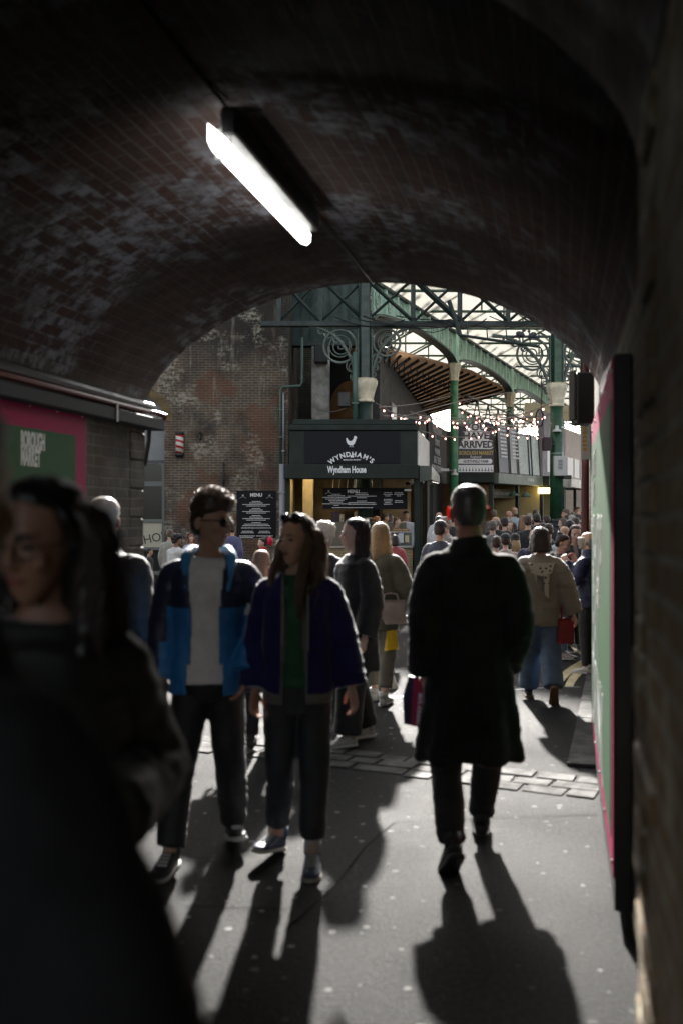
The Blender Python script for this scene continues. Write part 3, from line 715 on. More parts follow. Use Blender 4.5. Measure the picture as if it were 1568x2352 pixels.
MB().box(kx(657) + .1, kx(960), YK + KD - .1, YK + KD, 0, kz(1068) - .01).build('back_wall', mat('kitchen_back', (.20, .145, .08), .7, vary=.6, vscale=1.5), kk)
MB().box(kx(664) + .1, kx(957), YK + .15, YK + KD - .12, kz(1068), kz(1068) + .05).build('ceiling', mat('kitchen_ceiling', (.10, .10, .09), .7), kk)
# side: white raking panel, canopy and counter running back to the right
s0 = Vector((kx(960) + .01, YK + .05)); s1 = Vector((PX(985, 29.6), 29.6))
sw = MB(); sw.prism([(s0.x, s0.y, kz(1068)), (s1.x, s1.y, kz(1068) - .0), (s1.x, s1.y, PZ(1015, 29.6)), (s0.x, s0.y, kz(990))], (-.06, 0, 0)); sw.build('side_panel', mat('off_white_panel', (.58, .57, .54), .5, vary=.1), kk)
sc2 = MB(); sc2.prism([(s0.x + .02, s0.y - .1, kz(1108) - .0), (kx(989), YK - .05, kz(1102)), (kx(989), YK - .05, kz(1070)), (s0.x + .02, s0.y - .1, kz(1070))], (0, .3, 0))
sc2.prism([(kx(989) + .01, YK - .05, kz(1102)), (PX(1009, 29.3), 29.3, PZ(1112, 29.3) + .05), (PX(1009, 29.3), 29.3, PZ(1096, 29.3) + .05), (kx(989) + .01, YK - .05, kz(1070))], (-.05, .02, 0)); sc2.build('side_canopy', mat('green_grey_gloss', (.07, .09, .08), .25), kk)
MB().box(kx(962) , kx(962) + .1, YK + .2, YK + .3, 0, kz(1105)).build('post', M_DKGREEN, kk)
MB().box(s1.x - .02, s1.x + .08, 29.2, 29.3, 0, kz(1105)).build('post', M_DKGREEN, kk)
# counter
MB().box(kx(700), kx(948), YK + .25, YK + .7, 0, kz(1260)).build('counter', brick_mat('counter_brick', (.40, .30, .14), (.28, .20, .10), (.42, .38, .28), stain=.2), kk)
MB().box(kx(698), kx(949), YK + .18, YK + .75, kz(1259.5), kz(1256), .01).build('counter_top', mat('steel_top', (.5, .5, .48), .3, metal=.6), kk)
gf = MB()
for (a, b, c, d_) in ((868, 948, 1223, 1221), (868, 948, 1256, 1254)): gf.box(kx(a), kx(b), YK + .18, YK + .22, kz(c), kz(d_))
for x in (868, 905, 946): gf.box(kx(x), kx(x) + .02, YK + .181, YK + .219, kz(1254), kz(1223))
gf.build('counter_case_frame', mat('white_metal', (.55, .55, .52), .35), kk)
MB().box(kx(869), kx(947), YK + .195, YK + .20, kz(1254), kz(1223)).build('counter_case_glass', mat('clear_case', (.35, .36, .35), .08, trans=.8), kk)
for j, (x, y, w_, h_) in enumerate(((921, 1236, 12, 22), (935, 1238, 9, 16))): MB().box(kx(x - w_ / 2), kx(x + w_ / 2), YK + .176, YK + .179, kz(y + h_ / 2), kz(y - h_ / 2)).build('notice', mat('paper_%d' % j, ((.55, .56, .60), (.55, .5, .25))[j], .6), kk)
fd = MB(); 
for i in range(6): fd.ell((kx(908 + i * 6.5), YK + .45, kz(1218)), .05, .06, .035, 10, 6)
tag(fd.build('bread_rolls', mat('baked_bread', (.52, .33, .15), .6, vary=.4, vscale=12), None, True), 'row of golden bread rolls on the kiosk counter', 'bread', kind='stuff')
rr = random.Random(31)
rows = []
for (cx, ws, zt_) in ((-.34, (.10, .20, .33, .26), .20), (-.04, (.14, .16, .34, .12), .26), (.27, (.09, .11, .07), .27), (.40, (.10, .11, .05), .27), (-.34, (.18, .15, .33, .06), -.10), (-.04, (.12, .32, .34), -.12), (.27, (.10, .10, .07, .10), -.04), (.40, (.09, .10), -.10)):
    for i, ww in enumerate(ws): rows.append((cx, zt_ - i * .075, ww))
rows.append((-.15, -.43, .48))
menu_board('wide black menu board with white print hanging inside the kiosk hatch', P(838, 1145, YK + .75), (935 - 742) / FP * (YK + .75), (1171 - 1122) / FP * (YK + .75), rows, True)
hd = thing('extractor_hood', 'steel extractor hood and hanging rods inside the kiosk', 'hood'); MB().box(kx(742), kx(940), YK + 1.3, YK + 1.8, kz(1122), kz(1118), .01).build('hood_edge', mat('steel_top', (.5, .5, .48), .3, metal=.6), hd)
mr_ = MB()
for x in (763, 778, 797, 815): mr_.tube([(kx(x), YK + 1.4, kz(1119)), (kx(x) + .05, YK + 1.4, kz(1072))], .012 if x != 815 else .04, 6)
mr_.build('rod', mat('steel_top', (.5, .5, .48), .3, metal=.6), hd)
# two small lit ceiling lamps in the kiosk (they are what lights the cream wall)
for (x, y) in ((712, YK + .9), (925, YK + 1.1)):
    l = thing('ceiling_lamp', 'small warm ceiling lamp inside the kiosk ' + ('over the cream wall' if x == 712 else 'near the right post'), 'lamp', (kx(x), y, kz(1068)), 0, 'kiosk ceiling lamps')
    MB().lathe([(.09, -.06), (.10, -.02), (.06, -.002)], seg=14).build('shade', M_BLACK, l); MB().lathe([(.075, -.062), (.08, -.066)], seg=14).build('lit_disc', mat('warm_lit_disc', (1, .8, .45), .5, emit=60 if x == 712 else 30, emitcol=(1, .74, .40)), l)
cam_ = thing('security_camera', 'small dark dome camera under the kiosk fascia', 'camera', (kx(937), YK + .2, kz(1110))); MB().ell((0, 0, 0), .07, .07, .05, 12, 8).build('dome', M_GLASS, cam_); MB().box(-.09, .09, -.02, .05, -.2, -.15).build('white_unit', mat('white_plastic', (.6, .6, .58), .4), cam_)
# kitchen clutter on the counter behind
cl = [(770, 1187, 18, 26, (.05, .04, .08), 'crate', 'dark purple drinks crate on the back counter of the kiosk'), (785, 1190, 10, 18, (.5, .5, .48), 'box', 'small white carton beside the purple crate in the kiosk'), (830, 1186, 34, 22, (.42, .36, .28), 'oven', 'beige oven standing behind the kiosk counter')]
for (x, y, w_, h_, c_, nm, lb) in cl:
    o = thing(nm, lb, nm, (PX(x, YK + 1.6), YK + 1.6, 1.0)); k_ = (YK + 1.6) / FP
    zb_ = PZ(y + h_ / 2, YK + 1.6) - 1.0
    MB().box(-w_ * k_ / 2, w_ * k_ / 2, -.2, .2, zb_, zb_ + h_ * k_, .02).build('body', mat(nm + '_col', c_, .5, vary=.3, vscale=8), o); MB().box(-w_ * k_ / 2 + .03, w_ * k_ / 2 - .03, -.212, -.201, zb_ + .05, zb_ + h_ * k_ * .5).build('front_panel', mat(nm + '_panel', tuple(v * .5 for v in c_), .4), o)
MB_b = thing('back_counter', 'low steel back counter inside the kiosk', 'counter'); MB().box(kx(700), kx(940), YK + 1.35, YK + 2.0, 0, PZ(1199, YK + 1.6) - .0, .01).build('worktop', mat('steel_dark', (.15, .14, .12), .4, metal=.4), MB_b)

# ================================================================ iron columns
def column(label, x, y, rshaft, zcap, ztop, zbase, base_r, m, capm, upper=None, gx=None, capr=1.65):
    c = thing('iron_column', label, 'column', (x, y, 0))
    r = rshaft
    MB().lathe([(base_r * 1.1, 0), (base_r * 1.1, .15), (base_r, .2), (base_r, zbase - .12), (base_r * 1.12, zbase - .09), (base_r * 1.12, zbase - .03), (r * 1.25, zbase), (r * 1.3, zbase + .06), (r * 1.08, zbase + .12)], seg=8 if base_r > r * 1.2 else 20).build('pedestal', M_DKIRON, c)
    MB().lathe([(r * 1.06, zbase + .10), (r, zcap - .66)], seg=24).build('shaft', m, c, True)
    rg = MB(); k = zbase + .75
    while k < zcap - 1.2 and r > .15: rg.lathe([(r * 1.01, k), (r * 1.035, k + .012), (r * 1.035, k + .03), (r * 1.01, k + .042)], seg=24); k += 1.15
    if rg.v: rg.build('ring', mat('pale_ring', (.25, .33, .27), .4), c)
    MB().lathe([(r * 1.05, zcap - .66), (r * 1.2, zcap - .64), (r * 1.2, zcap - .60), (r * 1.08, zcap - .58), (r * 1.25, zcap - .40), (r * 1.62, zcap - .16), (r * capr, zcap - .12), (r * capr, zcap - .05), (r * (capr - .2), zcap - .03), (r * (capr - .1), zcap)], seg=24, flute=.05, nf=8).build('capital', capm, c)
    if upper:
        MB().lathe([(r * .9, zcap + .001), (r * .9, upper)], seg=20).build('upper_shaft', m, c, True)
        MB().box(-r * .55, r * .55, -r * 1.15, -r * .8, zcap + .002, upper - .01).build('pilaster', m, c)
    return c
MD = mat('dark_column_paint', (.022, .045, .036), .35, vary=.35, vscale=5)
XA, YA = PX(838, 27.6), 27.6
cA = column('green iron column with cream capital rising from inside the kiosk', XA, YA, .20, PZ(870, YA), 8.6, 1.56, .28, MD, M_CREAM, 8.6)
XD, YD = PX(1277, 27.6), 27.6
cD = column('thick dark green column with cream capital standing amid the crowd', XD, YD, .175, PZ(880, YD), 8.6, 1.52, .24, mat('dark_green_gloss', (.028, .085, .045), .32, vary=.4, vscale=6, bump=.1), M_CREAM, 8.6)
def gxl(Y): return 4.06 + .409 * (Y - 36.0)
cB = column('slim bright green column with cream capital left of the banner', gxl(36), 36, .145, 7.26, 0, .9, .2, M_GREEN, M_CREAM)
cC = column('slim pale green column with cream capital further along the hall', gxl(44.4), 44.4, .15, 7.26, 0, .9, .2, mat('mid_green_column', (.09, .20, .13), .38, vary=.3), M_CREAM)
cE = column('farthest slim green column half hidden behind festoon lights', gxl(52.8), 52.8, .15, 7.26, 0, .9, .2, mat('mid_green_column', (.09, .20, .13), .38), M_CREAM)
# scroll brackets
def spiral(mb, c, r0, r1, a0, turns, r, y=0, n=26):
    mb.tube([(c[0] + (r0 + (r1 - r0) * i / n) * math.cos(a0 + turns * 2 * math.pi * i / n), y, c[1] + (r0 + (r1 - r0) * i / n) * math.sin(a0 + turns * 2 * math.pi * i / n)) for i in range(n + 1)], r, 5)
def bracket(col, sgn, h, wd, ztop):
    """curved iron rib from the shaft up and out to the chord, filled with scrolls"""
    mb = MB(); x0 = sgn * .18; zb = ztop - h
    pts = [(x0 + sgn * wd * (1 - math.cos(R(90) * i / 12)), 0, zb + h * math.sin(R(90) * i / 12)) for i in range(13)]
    mb.tube(pts, .045, 6); mb.tube([(x0, 0, zb), (x0, 0, ztop)], .04, 6); mb.tube([(x0, 0, ztop - .03), (x0 + sgn * wd, 0, ztop - .03)], .04, 6)
    rr_ = h * .24; cx, cz = x0 + sgn * rr_ * 1.12, ztop - rr_ * 1.2
    mb.tube([(cx + rr_ * math.cos(a), 0, cz + rr_ * math.sin(a)) for a in [2 * math.pi * i / 24 for i in range(24)]], .035, 6, closed=True)
    mb.tube([(cx + rr_ * .66 * math.cos(a), 0, cz + rr_ * .66 * math.sin(a)) for a in [2 * math.pi * i / 20 for i in range(20)]], .02, 5, closed=True)
    spiral(mb, (cx, cz), rr_ * .6, .04, .5, 1.6 * sgn, .022)
    for (fx, fz, fr) in ((.12, .42, .13), (.08, .26, .09), (.05, .14, .06), (.60, .90, .11), (.76, .935, .07), (.45, .80, .07)):
        c = (x0 + sgn * wd * fx, zb + h * fz); spiral(mb, c, h * fr * .75, .015, 1.0, 1.5 * sgn, .018); spiral(mb, c, h * fr * .75, h * fr * .5, 2.5, -.7 * sgn, .02)
    return mb.build('scroll_bracket', mat('grey_green_scroll', (.10, .13, .11), .45, vary=.4, vscale=10), col)
ZCH = PZ(750, 27.6)
bracket(cA, -1, 1.9, 1.35, ZCH); bracket(cA, 1, 1.55, 1.3, ZCH)
bracket(cD, -1, 1.8, 1.6, ZCH - .25); bracket(cD, 1, 1.6, 1.2, ZCH - .25)
pipe('green pipe clamped beside the kiosk column above the roof', [(PX(815, 27.3), 27.3, 4.2), (PX(815, 27.3), 27.3, 6.2)], .07, M_PIPEG, clips=(4.8,))
spk = thing('loudspeaker', 'black loudspeaker bracketed to the pipe above the kiosk', 'speaker', P(790, 918, 27.3)); MB().box(-.16, .16, -.1, .2, -.2, .2, .02).build('cabinet', M_BLACK, spk); MB().box(.16, .3, 0, .04, -.03, .03).build('bracket', M_BLACK, spk)
# fittings on the dark column
gb = thing('grey_cabinet', 'pale grey vented cabinet strapped to the dark green column', 'cabinet', P(1283, 1070, 27.35)); MB().box(-.17, .17, -.16, .0, -.28, .26, .012).build('body', mat('pale_cabinet', (.48, .48, .45), .4), gb)
sl_ = MB(); 
for i in range(7): sl_.box(-.06, .06, -.166, -.161, -.10 + i * .04, -.085 + i * .04)
sl_.build('vent_slot', M_BLACK, gb)
bb = thing('black_box', 'black speaker box on the left side of the dark green column', 'speaker', P(1255, 1020, 27.4)); MB().box(-.12, .11, -.12, .1, -.18, .18, .015).build('cabinet', mat('dark_red_black', (.03, .012, .016), .5), bb); MB().box(.11, .2, -.02, .02, -.03, .03).build('bracket', M_BLACK, bb)
fl = thing('floodlight', 'small black floodlight on the dark column under the grey cabinet', 'floodlight', P(1300, 1096, 27.35)); MB().box(-.11, .11, -.14, .06, -.05, .05, .01).build('housing', M_BLACK, fl); MB().box(-.16, -.11, 0, .04, -.02, .02).build('arm', M_BLACK, fl)
wl = thing('white_wall_light', 'white bell-shaped light on the dark column above the cabinet', 'light', P(1278, 985, 27.38)); MB().lathe([(.12, -.08), (.12, -.03), (.05, .0), (.05, .09)], seg=16).build('shade', mat('white_plastic', (.6, .6, .58), .4), wl)
cw = thing('coiled_cable', 'coil of black cable hanging beside the dark column capital', 'cable', P(1237, 960, 27.4)); mcb = MB()
for k in range(4): mcb.tube([(.10 * math.cos(a) + .01 * k, .01 * k, .24 * math.sin(a)) for a in [2 * math.pi * i / 20 for i in range(20)]], .012, 5, closed=True)
mcb.build('coil', M_BLACK, cw); MB().tube([(.05, 0, .24), (.08, 0, .8), (.03, 0, 1.6)], .014, 5).build('cable_run', M_BLACK, cw); MB().tube([(.1, 0, -.1), (.12, 0, -.5), (.3, 0, -.75), (.42, 0, -.7)], .01, 5).build('cable_run', M_BLACK, cw)
wc = thing('white_bracket_camera', 'white camera on a bracket against the slim green column', 'camera', P(1022, 1097 - 18, 35.7)); MB().box(-.22, .12, -.08, .08, -.06, .04, .02).build('body', mat('white_plastic', (.6, .6, .58), .4), wc); MB().tube([(.1, 0, -.02), (.3, 0, -.04)], .02, 6).build('arm', M_GREYMET, wc)
wj = thing('white_bell_light', 'small white bell light on the front of the slim green column', 'light', P(1043, 1085, 35.8)); MB().lathe([(.13, -.1), (.12, -.04), (.06, .0), (.06, .12)], seg=14).build('shade', mat('white_plastic', (.6, .6, .58), .4), wj)

# ================================================================ truss across the mouth of the hall
tz0, tz1 = ZCH, PZ(652, 27.6) + .15
tt = thing('lattice_truss', 'dark green iron lattice truss spanning above the hall mouth', 'truss', (0, 27.6, 0))
tx0, tx1 = PX(600, 27.6), PX(1420, 27.6)
MB().box(tx0, tx1, -.14, .14, tz0, tz0 + .13).build('bottom_chord', M_DKIRON, tt)
MB().box(tx0, tx1, -.14, .14, tz1, tz1 + .13).build('top_chord', M_PALEGRN, tt)
tv = MB(); td = MB(); xs_ = [tx0 + i * (tx1 - tx0) / 9 for i in range(10)]
for x in [PX(v, 27.6) for v in (640, 735, 838, 948, 1055, 1165, 1277, 1390)]: MB().box(x - .06, x + .06, -.08, .08, tz0 + .13, tz1).build('vertical', M_DKIRON, tt)
vx = [PX(v, 27.6) for v in (640, 735, 838, 948, 1055, 1165, 1277, 1390)]
for i in range(7):
    a, b = vx[i], vx[i + 1]
    MB().tube([(a, -.05, tz1), (b, -.05, tz0 + .13)], .055 if i != 3 else .09, 4).build('diagonal', M_DKIRON, tt); MB().tube([(b, .05, tz1), (a, .05, tz0 + .13)], .04, 4).build('diagonal', M_DKIRON, tt)
wr_ = thing('truss_cables', 'loose black cables slung along the lower edge of the lattice truss', 'cables', (0, 27.35, 0)); r9 = random.Random(9)
for k in range(9):
    xa = r9.uniform(tx0 + 1.5, tx1 - 3.5); xb = xa + r9.uniform(1.2, 2.6); za_ = tz0 + r9.uniform(-.02, .25); zb2 = tz0 + r9.uniform(-.02, .25); sg = r9.uniform(.05, .28)
    MB().tube([(xa + (xb - xa) * i / 10, r9.uniform(-.01, .01), za_ + (zb2 - za_) * i / 10 - sg * 4 * (i / 10) * (1 - i / 10)) for i in range(11)], r9.uniform(.010, .02), 5).build('cable', M_BLACK, wr_)
rl = thing('conduit_rail', 'thin iron rail hung with cables just below the truss', 'rail', (0, 27.0, 0))
r0, r1 = P(1056, 770, 27) - Vector((0, 27, 0)), P(1235, 796, 27) - Vector((0, 27, 0))
MB().tube([r0, r1], .04, 8).build('rail_tube', M_DKIRON, rl)
mh_ = MB(); mh_.tube([r0, P(1030, 690, 27) - Vector((0, 27, 0))], .06, 8)
for f in (.1, .35, .6, .9): q = r0.lerp(r1, f); MB().tube([q, q + Vector((0, .2, .45))], .018, 5).build('hanger', M_DKIRON, rl)
mh_.build('slanting_pipe', M_DKIRON, rl)
for i, (x, y, fl_) in enumerate(((1194, 776, 1), (1221, 778, -1))):
    pg = MB(); pg.ell((0, 0, .10), .085, .14, .075, 12, 8, Matrix.Rotation(R(25), 3, 'X')); pg.ell((0, -.11, .19), .04, .045, .04, 10, 6); pg.tube([(0, .08, .07), (0, .22, .02)], [.05, .02], 6); pg.tube([(0, -.14, .185), (0, -.175, .175)], [.012, .003], 5)
    pg.tube([(.03, 0, .04), (.03, 0, -.01)], .008, 5); pg.tube([(-.03, 0, .04), (-.03, 0, -.01)], .008, 5)
    o = pg.build('pigeon', mat('pigeon_grey', (.06, .06, .07), .7, vary=.4, vscale=20), None, True); o.location = P(x, y, 27) + Vector((0, 0, .0)); o.rotation_euler = (0, 0, R(60 * fl_))
    tag(o, 'grey pigeon perched on the rail, ' + ('the paler one further from the column' if i == 0 else 'the one nearer the dark column'), 'pigeon', 'pigeons on the rail')

# ================================================================ arched girders
def girder(label, Ya, Yb, m, ztop=8.3, zs=7.28, rise=.42, panels=8, Xa=None, Xb=None):
    Xa = gxl(Ya) if Xa is None else Xa; Xb = gxl(Yb) if Xb is None else Xb
    gd = thing('arched_girder', label, 'girder', (Xa, Ya, 0)); d = Vector((Xb - Xa, Yb - Ya, 0)); L = d.length; d.normalize(); nn = Vector((d.y, -d.x, 0))
    gd.rotation_euler = (0, 0, math.atan2(d.y, d.x))
    # local: x along, y across (-y is away from... the right-hand side of the run)
    mb = MB(); n = 24; mf = MB()
    def zb(f): return zs + rise * math.sqrt(max(0, 1 - (2 * f - 1) ** 2))
    for i in range(n):
        f0, f1 = i / n, (i + 1) / n
        mb.prism([(f0 * L, -.03, zb(f0)), (f1 * L, -.03, zb(f1)), (f1 * L, -.03, ztop), (f0 * L, -.03, ztop)], (0, .06, 0))
        mf.prism([(f0 * L, -.16, zb(f0) - .06), (f1 * L, -.16, zb(f1) - .06), (f1 * L, -.16, zb(f1) - .002), (f0 * L, -.16, zb(f0) - .002)], (0, .32, 0))
    mb.build('web_plate', m, gd); mf.build('arch_flange', mat('soffit_green', (.06, .10, .085), .5), gd)
    MB().box(0, L, -.15, .15, ztop + .001, ztop + .08).build('top_flange', M_DKIRON, gd)
    ms_ = MB(); mr2 = MB(); rng_ = [.0] + [(i) / panels for i in range(1, panels)] + [1.0]
    for f in rng_: MB().box(f * L - .04, f * L + .04, -.13, .13, zb(f) + .0, ztop).build('stiffener', M_PALEGRN, gd)
    for i in range(panels):
        f = (i + .5) / panels; zc = (zb(f) + ztop) / 2; r_ = min(.26, (ztop - zb(f)) * .36)
        mr2 = MB()
        for s in (-1, 1):
            mr2.tube([(f * L + r_ * .8 * math.cos(a), s * .035, zc + r_ * math.sin(a)) for a in [2 * math.pi * k / 16 for k in range(16)]], .02, 5, closed=True); mr2.tube([(f * L + r_ * .4 * math.cos(a), s * .035, zc + r_ * .5 * math.sin(a)) for a in [2 * math.pi * k / 10 for k in range(10)]], .018, 5, closed=True)
        mr2.build('roundel', mat('pale_roundel', (.34, .46, .38), .45), gd)
    return gd
girder('pale green arched girder nearest the truss, with cast roundels', 28.0, 35.86, M_PALEGRN)
girder('pale green arched girder between the two slim columns', 36.14, 44.25, M_PALEGRN)
girder('far pale green arched girder beyond the second slim column', 44.55, 52.6, M_PALEGRN)
girder('lower pale green arched girder seen beneath the second big girder', 47.0, 60.0, M_PALEGRN, ztop=6.75, zs=5.3, rise=.7, panels=9, Xa=PX(1050, 47), Xb=PX(1160, 60))
# decorative spikes along the girder tops
cr = thing('roof_cresting', 'row of iron cresting brackets along the girder tops', 'cresting'); mc_ = MB(); Y = 28.5
while Y < 52:
    b = Vector((gxl(Y), Y, 8.39)); mc_.tube([b, b + Vector((.1, .1, .25)), b + Vector((.25, .0, .35))], [.05, .04, .06], 6); mc_.ell(b + Vector((.2, 0, .30)), .09, .09, .12, 8, 6); Y += .95
mc_.build('bracket', mat('grey_green_scroll', (.10, .13, .11), .45), cr)

# ================================================================ roofs
M_ROOFT = mat('tan_roof_boards', (.40, .29, .20), .75, vary=.2, vscale=2, bump=.2, bscale=8)
M_ROOFC = translucent(mat('cream_roof_boards', (.60, .57, .50), .7, vary=.2, vscale=1.2, bump=.2, bscale=8), (.72, .71, .67), .66)
translucent(M_ROOFT, (.74, .58, .44), .50)
rf = thing('tan_hall_roof', 'low tan boarded roof with dark ribs seen under the first girder', 'roof')
vs = []; NR = 19; EX = -.12
def lrp(i):
    Yl = 28.7 + i * .92; Xl = 1.17 + .161 * (Yl - 28.7); k = max(.02, (4.06 + .409 * (Yl - 36) - Xl) / (.925 + .155) + EX)
    return Vector((Xl, Yl, 6.5)), Vector((Xl + .925 * k, Yl - .379 * k, 6.5 + min(.85, .28 * k + .2))), k
for i in range(NR + 1):
    a, b, k = lrp(i)
    for j in range(5): vs.append(a.lerp(b, j / 4))
mr3 = MB(); mr3.add(vs, [(i * 5 + k, i * 5 + k + 1, (i + 1) * 5 + k + 1, (i + 1) * 5 + k) for i in range(NR) for k in range(4)])
o_ = mr3.build('boarding', M_ROOFT, rf); sm = o_.modifiers.new('s', 'SOLIDIFY'); sm.thickness = .08; sm.offset = 1
rb = MB(); rp = MB()
for i in range(NR):
    a, b, k = lrp(i + .5); dz = Vector((0, 0, -.09)); rb.tube([a + dz, b + dz], .05, 4)
    for f in (.3, .62):
        q = a.lerp(b, f) + dz; a2, b2, k2 = lrp(i + 1.5); q2 = a2.lerp(b2, f) + dz; rp.tube([q, q - Vector((0, 0, .28)), q2], .016, 4)
rb.build('rib', mat('dark_rib', (.02, .022, .022), .6), rf); rp.build('tie', mat('dark_rib', (.02, .022, .022), .6), rf)
rc = thing('cream_hall_roof', 'high cream boarded hall roof on green trusses', 'roof')
bays = [(-.1, 7.5), (7.45, 14.5), (-7.5, -.15)]
mb1 = MB(); mb2 = MB(); mb3 = MB()
for bi, (d0, d1) in enumerate(bays):
    dm = (d0 + d1) / 2; zt_ = 10.6
    prof_ = [(d0, 8.36), (dm, zt_), (d1, 8.36)]
    Y0_, Y1_ = (28.1 if bi < 2 else 38.0), 78.0
    vs = []; NY = 25
    for i in range(NY + 1):
        Y = Y0_ + (Y1_ - Y0_) * i / NY
        for (d_, z) in prof_: vs.append((gxl(Y) + d_, Y, z))
    mb1.add(vs, [(i * 3 + k, i * 3 + k + 1, (i + 1) * 3 + k + 1, (i + 1) * 3 + k) for i in range(NY) for k in (0, 1)])
    Y = 30.0 if bi < 2 else 39.0
    while Y < 76:
        g0 = gxl(Y); a, m_, b = Vector((g0 + d0, Y, 8.5)), Vector((g0 + dm, Y, zt_ - .1)), Vector((g0 + d1, Y, 8.5))
        mb2.tube([a, m_, b], .07, 4); mb2.tube([a, b], .045, 4)
        q1, q2 = a.lerp(m_, .5), b.lerp(m_, .5); c1, c2, c0 = a.lerp(b, .25), a.lerp(b, .75), a.lerp(b, .5)
        for s_, e_ in ((q1, c1), (q2, c2), (q1, c0), (q2, c0), (m_, c0)): mb2.tube([s_, e_], .032, 4)
        Y += 3.0
    for f in (.2, .5, .8):
        for (p_, q_) in (((d0, 8.55), (dm, zt_ - .05)), ((dm, zt_ - .05), (d1, 8.55))):
            dd = p_[0] + (q_[0] - p_[0]) * f; z = p_[1] + (q_[1] - p_[1]) * f - .04
            mb3.tube([(gxl(Y0_) + dd, Y0_, z), (gxl(77) + dd, 77, z)], .035, 4)
o_ = mb1.build('boarding', M_ROOFC, rc); sm = o_.modifiers.new('s', 'SOLIDIFY'); sm.thickness = .08; sm.offset = 1
mb2.build('roof_truss', mat('roof_truss_green', (.09, .15, .11), .5, vary=.2), rc); mb3.build('purlin', mat('roof_truss_green', (.09, .15, .11), .5), rc)
# low clerestory louvres between columns further back
lv = thing('clerestory_louvres', 'row of cream louvre slats above the far stalls', 'louvres'); m_l = MB()
Y = 46.0
while Y < 62: x = gxl(Y) + .3; m_l.box(x, x + .22, Y, Y + .12, PZ(968, Y), PZ(925 + (Y - 46) * .8, Y)); Y += .62
m_l.build('slat', mat('cream_slat', (.55, .50, .36), .6), lv)
MB().tube([(gxl(45.5) + .3, 45.5, 6.2), (gxl(62) + .3, 62, 6.2)], .06, 6).build('rail', M_DKIRON, lv)
lt = thing('far_lattice', 'lattice truss of thin iron bars above the far stalls', 'truss'); m_t = MB(); za, zb_ = 5.0, 6.2; Y = 37.5
m_t.tube([(gxl(37) + .2, 37, za), (gxl(62) + .2, 62, za)], .04, 5); m_t.tube([(gxl(37) + .2, 37, zb_), (gxl(62) + .2, 62, zb_)], .04, 5)
while Y < 61: m_t.tube([(gxl(Y) + .2, Y, za), (gxl(Y + .8) + .2, Y + .8, zb_), (gxl(Y + 1.6) + .2, Y + 1.6, za)], .025, 4); Y += 1.6
m_t.build('lattice_bars', M_DKIRON, lt)
# ================================================================ stalls along the hall
M_FASC = mat('pale_green_fascia', (.17, .20, .17), .35, vary=.15)
M_TANI = mat('tan_interior', (.30, .16, .07), .7, vary=.35, vscale=1.2)
M_BANN = mat('banner_slate', (.050, .050, .062), .5)
M_BLUEW = mat('bluish_white_print', (.92, .92, .94), .55)
def stall(label, A, B, zt, zb, depth, nposts, inner, zup=None, upcol=None, fasc=M_DKGREEN):
    """A,B ground points of the front edge, left to right"""
    A, B = Vector((*A, 0)), Vector((*B, 0)); d = (B - A); L = d.length; d.normalize()
    s = thing('market_stall', label, 'market stall', A, math.atan2(d.y, d.x), 'stalls along the market hall')
    MB().box(-.02, L + .02, -.25, .0, zb, zt, .015).build('fascia', fasc, s)
    for i in range(nposts):
        x = (L - .12) * i / (nposts - 1); MB().box(x, x + .12, .01, .14, 0, zb - .003, .01).build('post', M_DKGREEN, s)
    MB().box(.1, L - .1, depth - .1, depth, 0, zb).build('back_wall', inner, s)
    MB().box(.0, .1, .15, depth, 0, zb).build('side_wall', inner, s); MB().box(.05, L, .1, depth, zb + .001, zb + .06).build('ceiling', mat('kitchen_ceiling', (.10, .10, .09), .7), s)
    MB().box(.15, L - .15, .2, .65, 0, 1.0, .01).build('counter', mat('stall_counter', (.10, .08, .06), .5, vary=.4), s)
    if zup: MB().box(0, L, .02, .2, zt + .002, zup, .01).build('upper_board', upcol, s)
    return s, L
YS = 37.0
z34, z30 = PZ(1087, YS), PZ(1109, YS)
s1_, L1 = stall('dark green market stall under the big arrival banner', (PX(1046, YS), YS), (PX(1130, YS), YS), z34, z30, 3.5, 2, M_TANI)
s2_, L2 = stall('oblique stall with pale fascia and two green pendant lamps', (PX(1131, YS), YS), (PX(1245, 40.8), 40.8), 3.33, 2.93, 3.5, 3, M_TANI, fasc=M_FASC)
s3_, L3 = stall('further stall with grey upper boards behind the dark column', (PX(1246, 40.2), 40.2), (PX(1297, 43.5), 43.5), 3.35, 2.95, 3.5, 2, mat('cream_stall', (.55, .42, .20), .7, vary=.2), zup=6.0, upcol=mat('mauve_grey_board', (.28, .26, .30), .6, vary=.1))
s4_, L4 = stall('far bright stall right of the dark column with white menu panels', (PX(1298, 43.8), 43.8), (PX(1346, 48), 48), 3.4, 3.0, 3.5, 3, mat('cream_stall', (.55, .42, .20), .7), zup=5.6, upcol=mat('pale_pink_board', (.62, .52, .48), .6, vary=.1), fasc=M_FASC)
# faint signs inside
MB().box(.5, L2 - .3, .9, .93, 2.45, 2.80).build('inner_sign', mat('grey_inner_sign', (.10, .10, .10), .5), s2_)
dl = MB(); 
for i in range(1): dashes(dl, L2 / 2 + .1, .895, 2.63, L2 - 1.4, .14, rr)
dl.build('inner_print', mat('grey_print', (.30, .30, .30), .6), s2_)
d2 = MB(); dashes(d2, L2 * .62, -.255, 3.15, .55, .12, rr); d2.build('fascia_print', mat('white_soft', (.62, .62, .58), .5), s2_)
for (a, b) in ((.18, .42), (.55, .8)): MB().box(L3 * a, L3 * b, -.005, .018, 3.55, 4.45).build('white_panel', mat('white_panel', (.75, .74, .78), .4), s3_)
for (a, b) in ((.08, .33), (.40, .62), (.70, .92)): MB().box(L4 * a, L4 * b, -.005, .018, 3.5, 4.35).build('white_panel', mat('white_panel', (.75, .74, .78), .4), s4_)
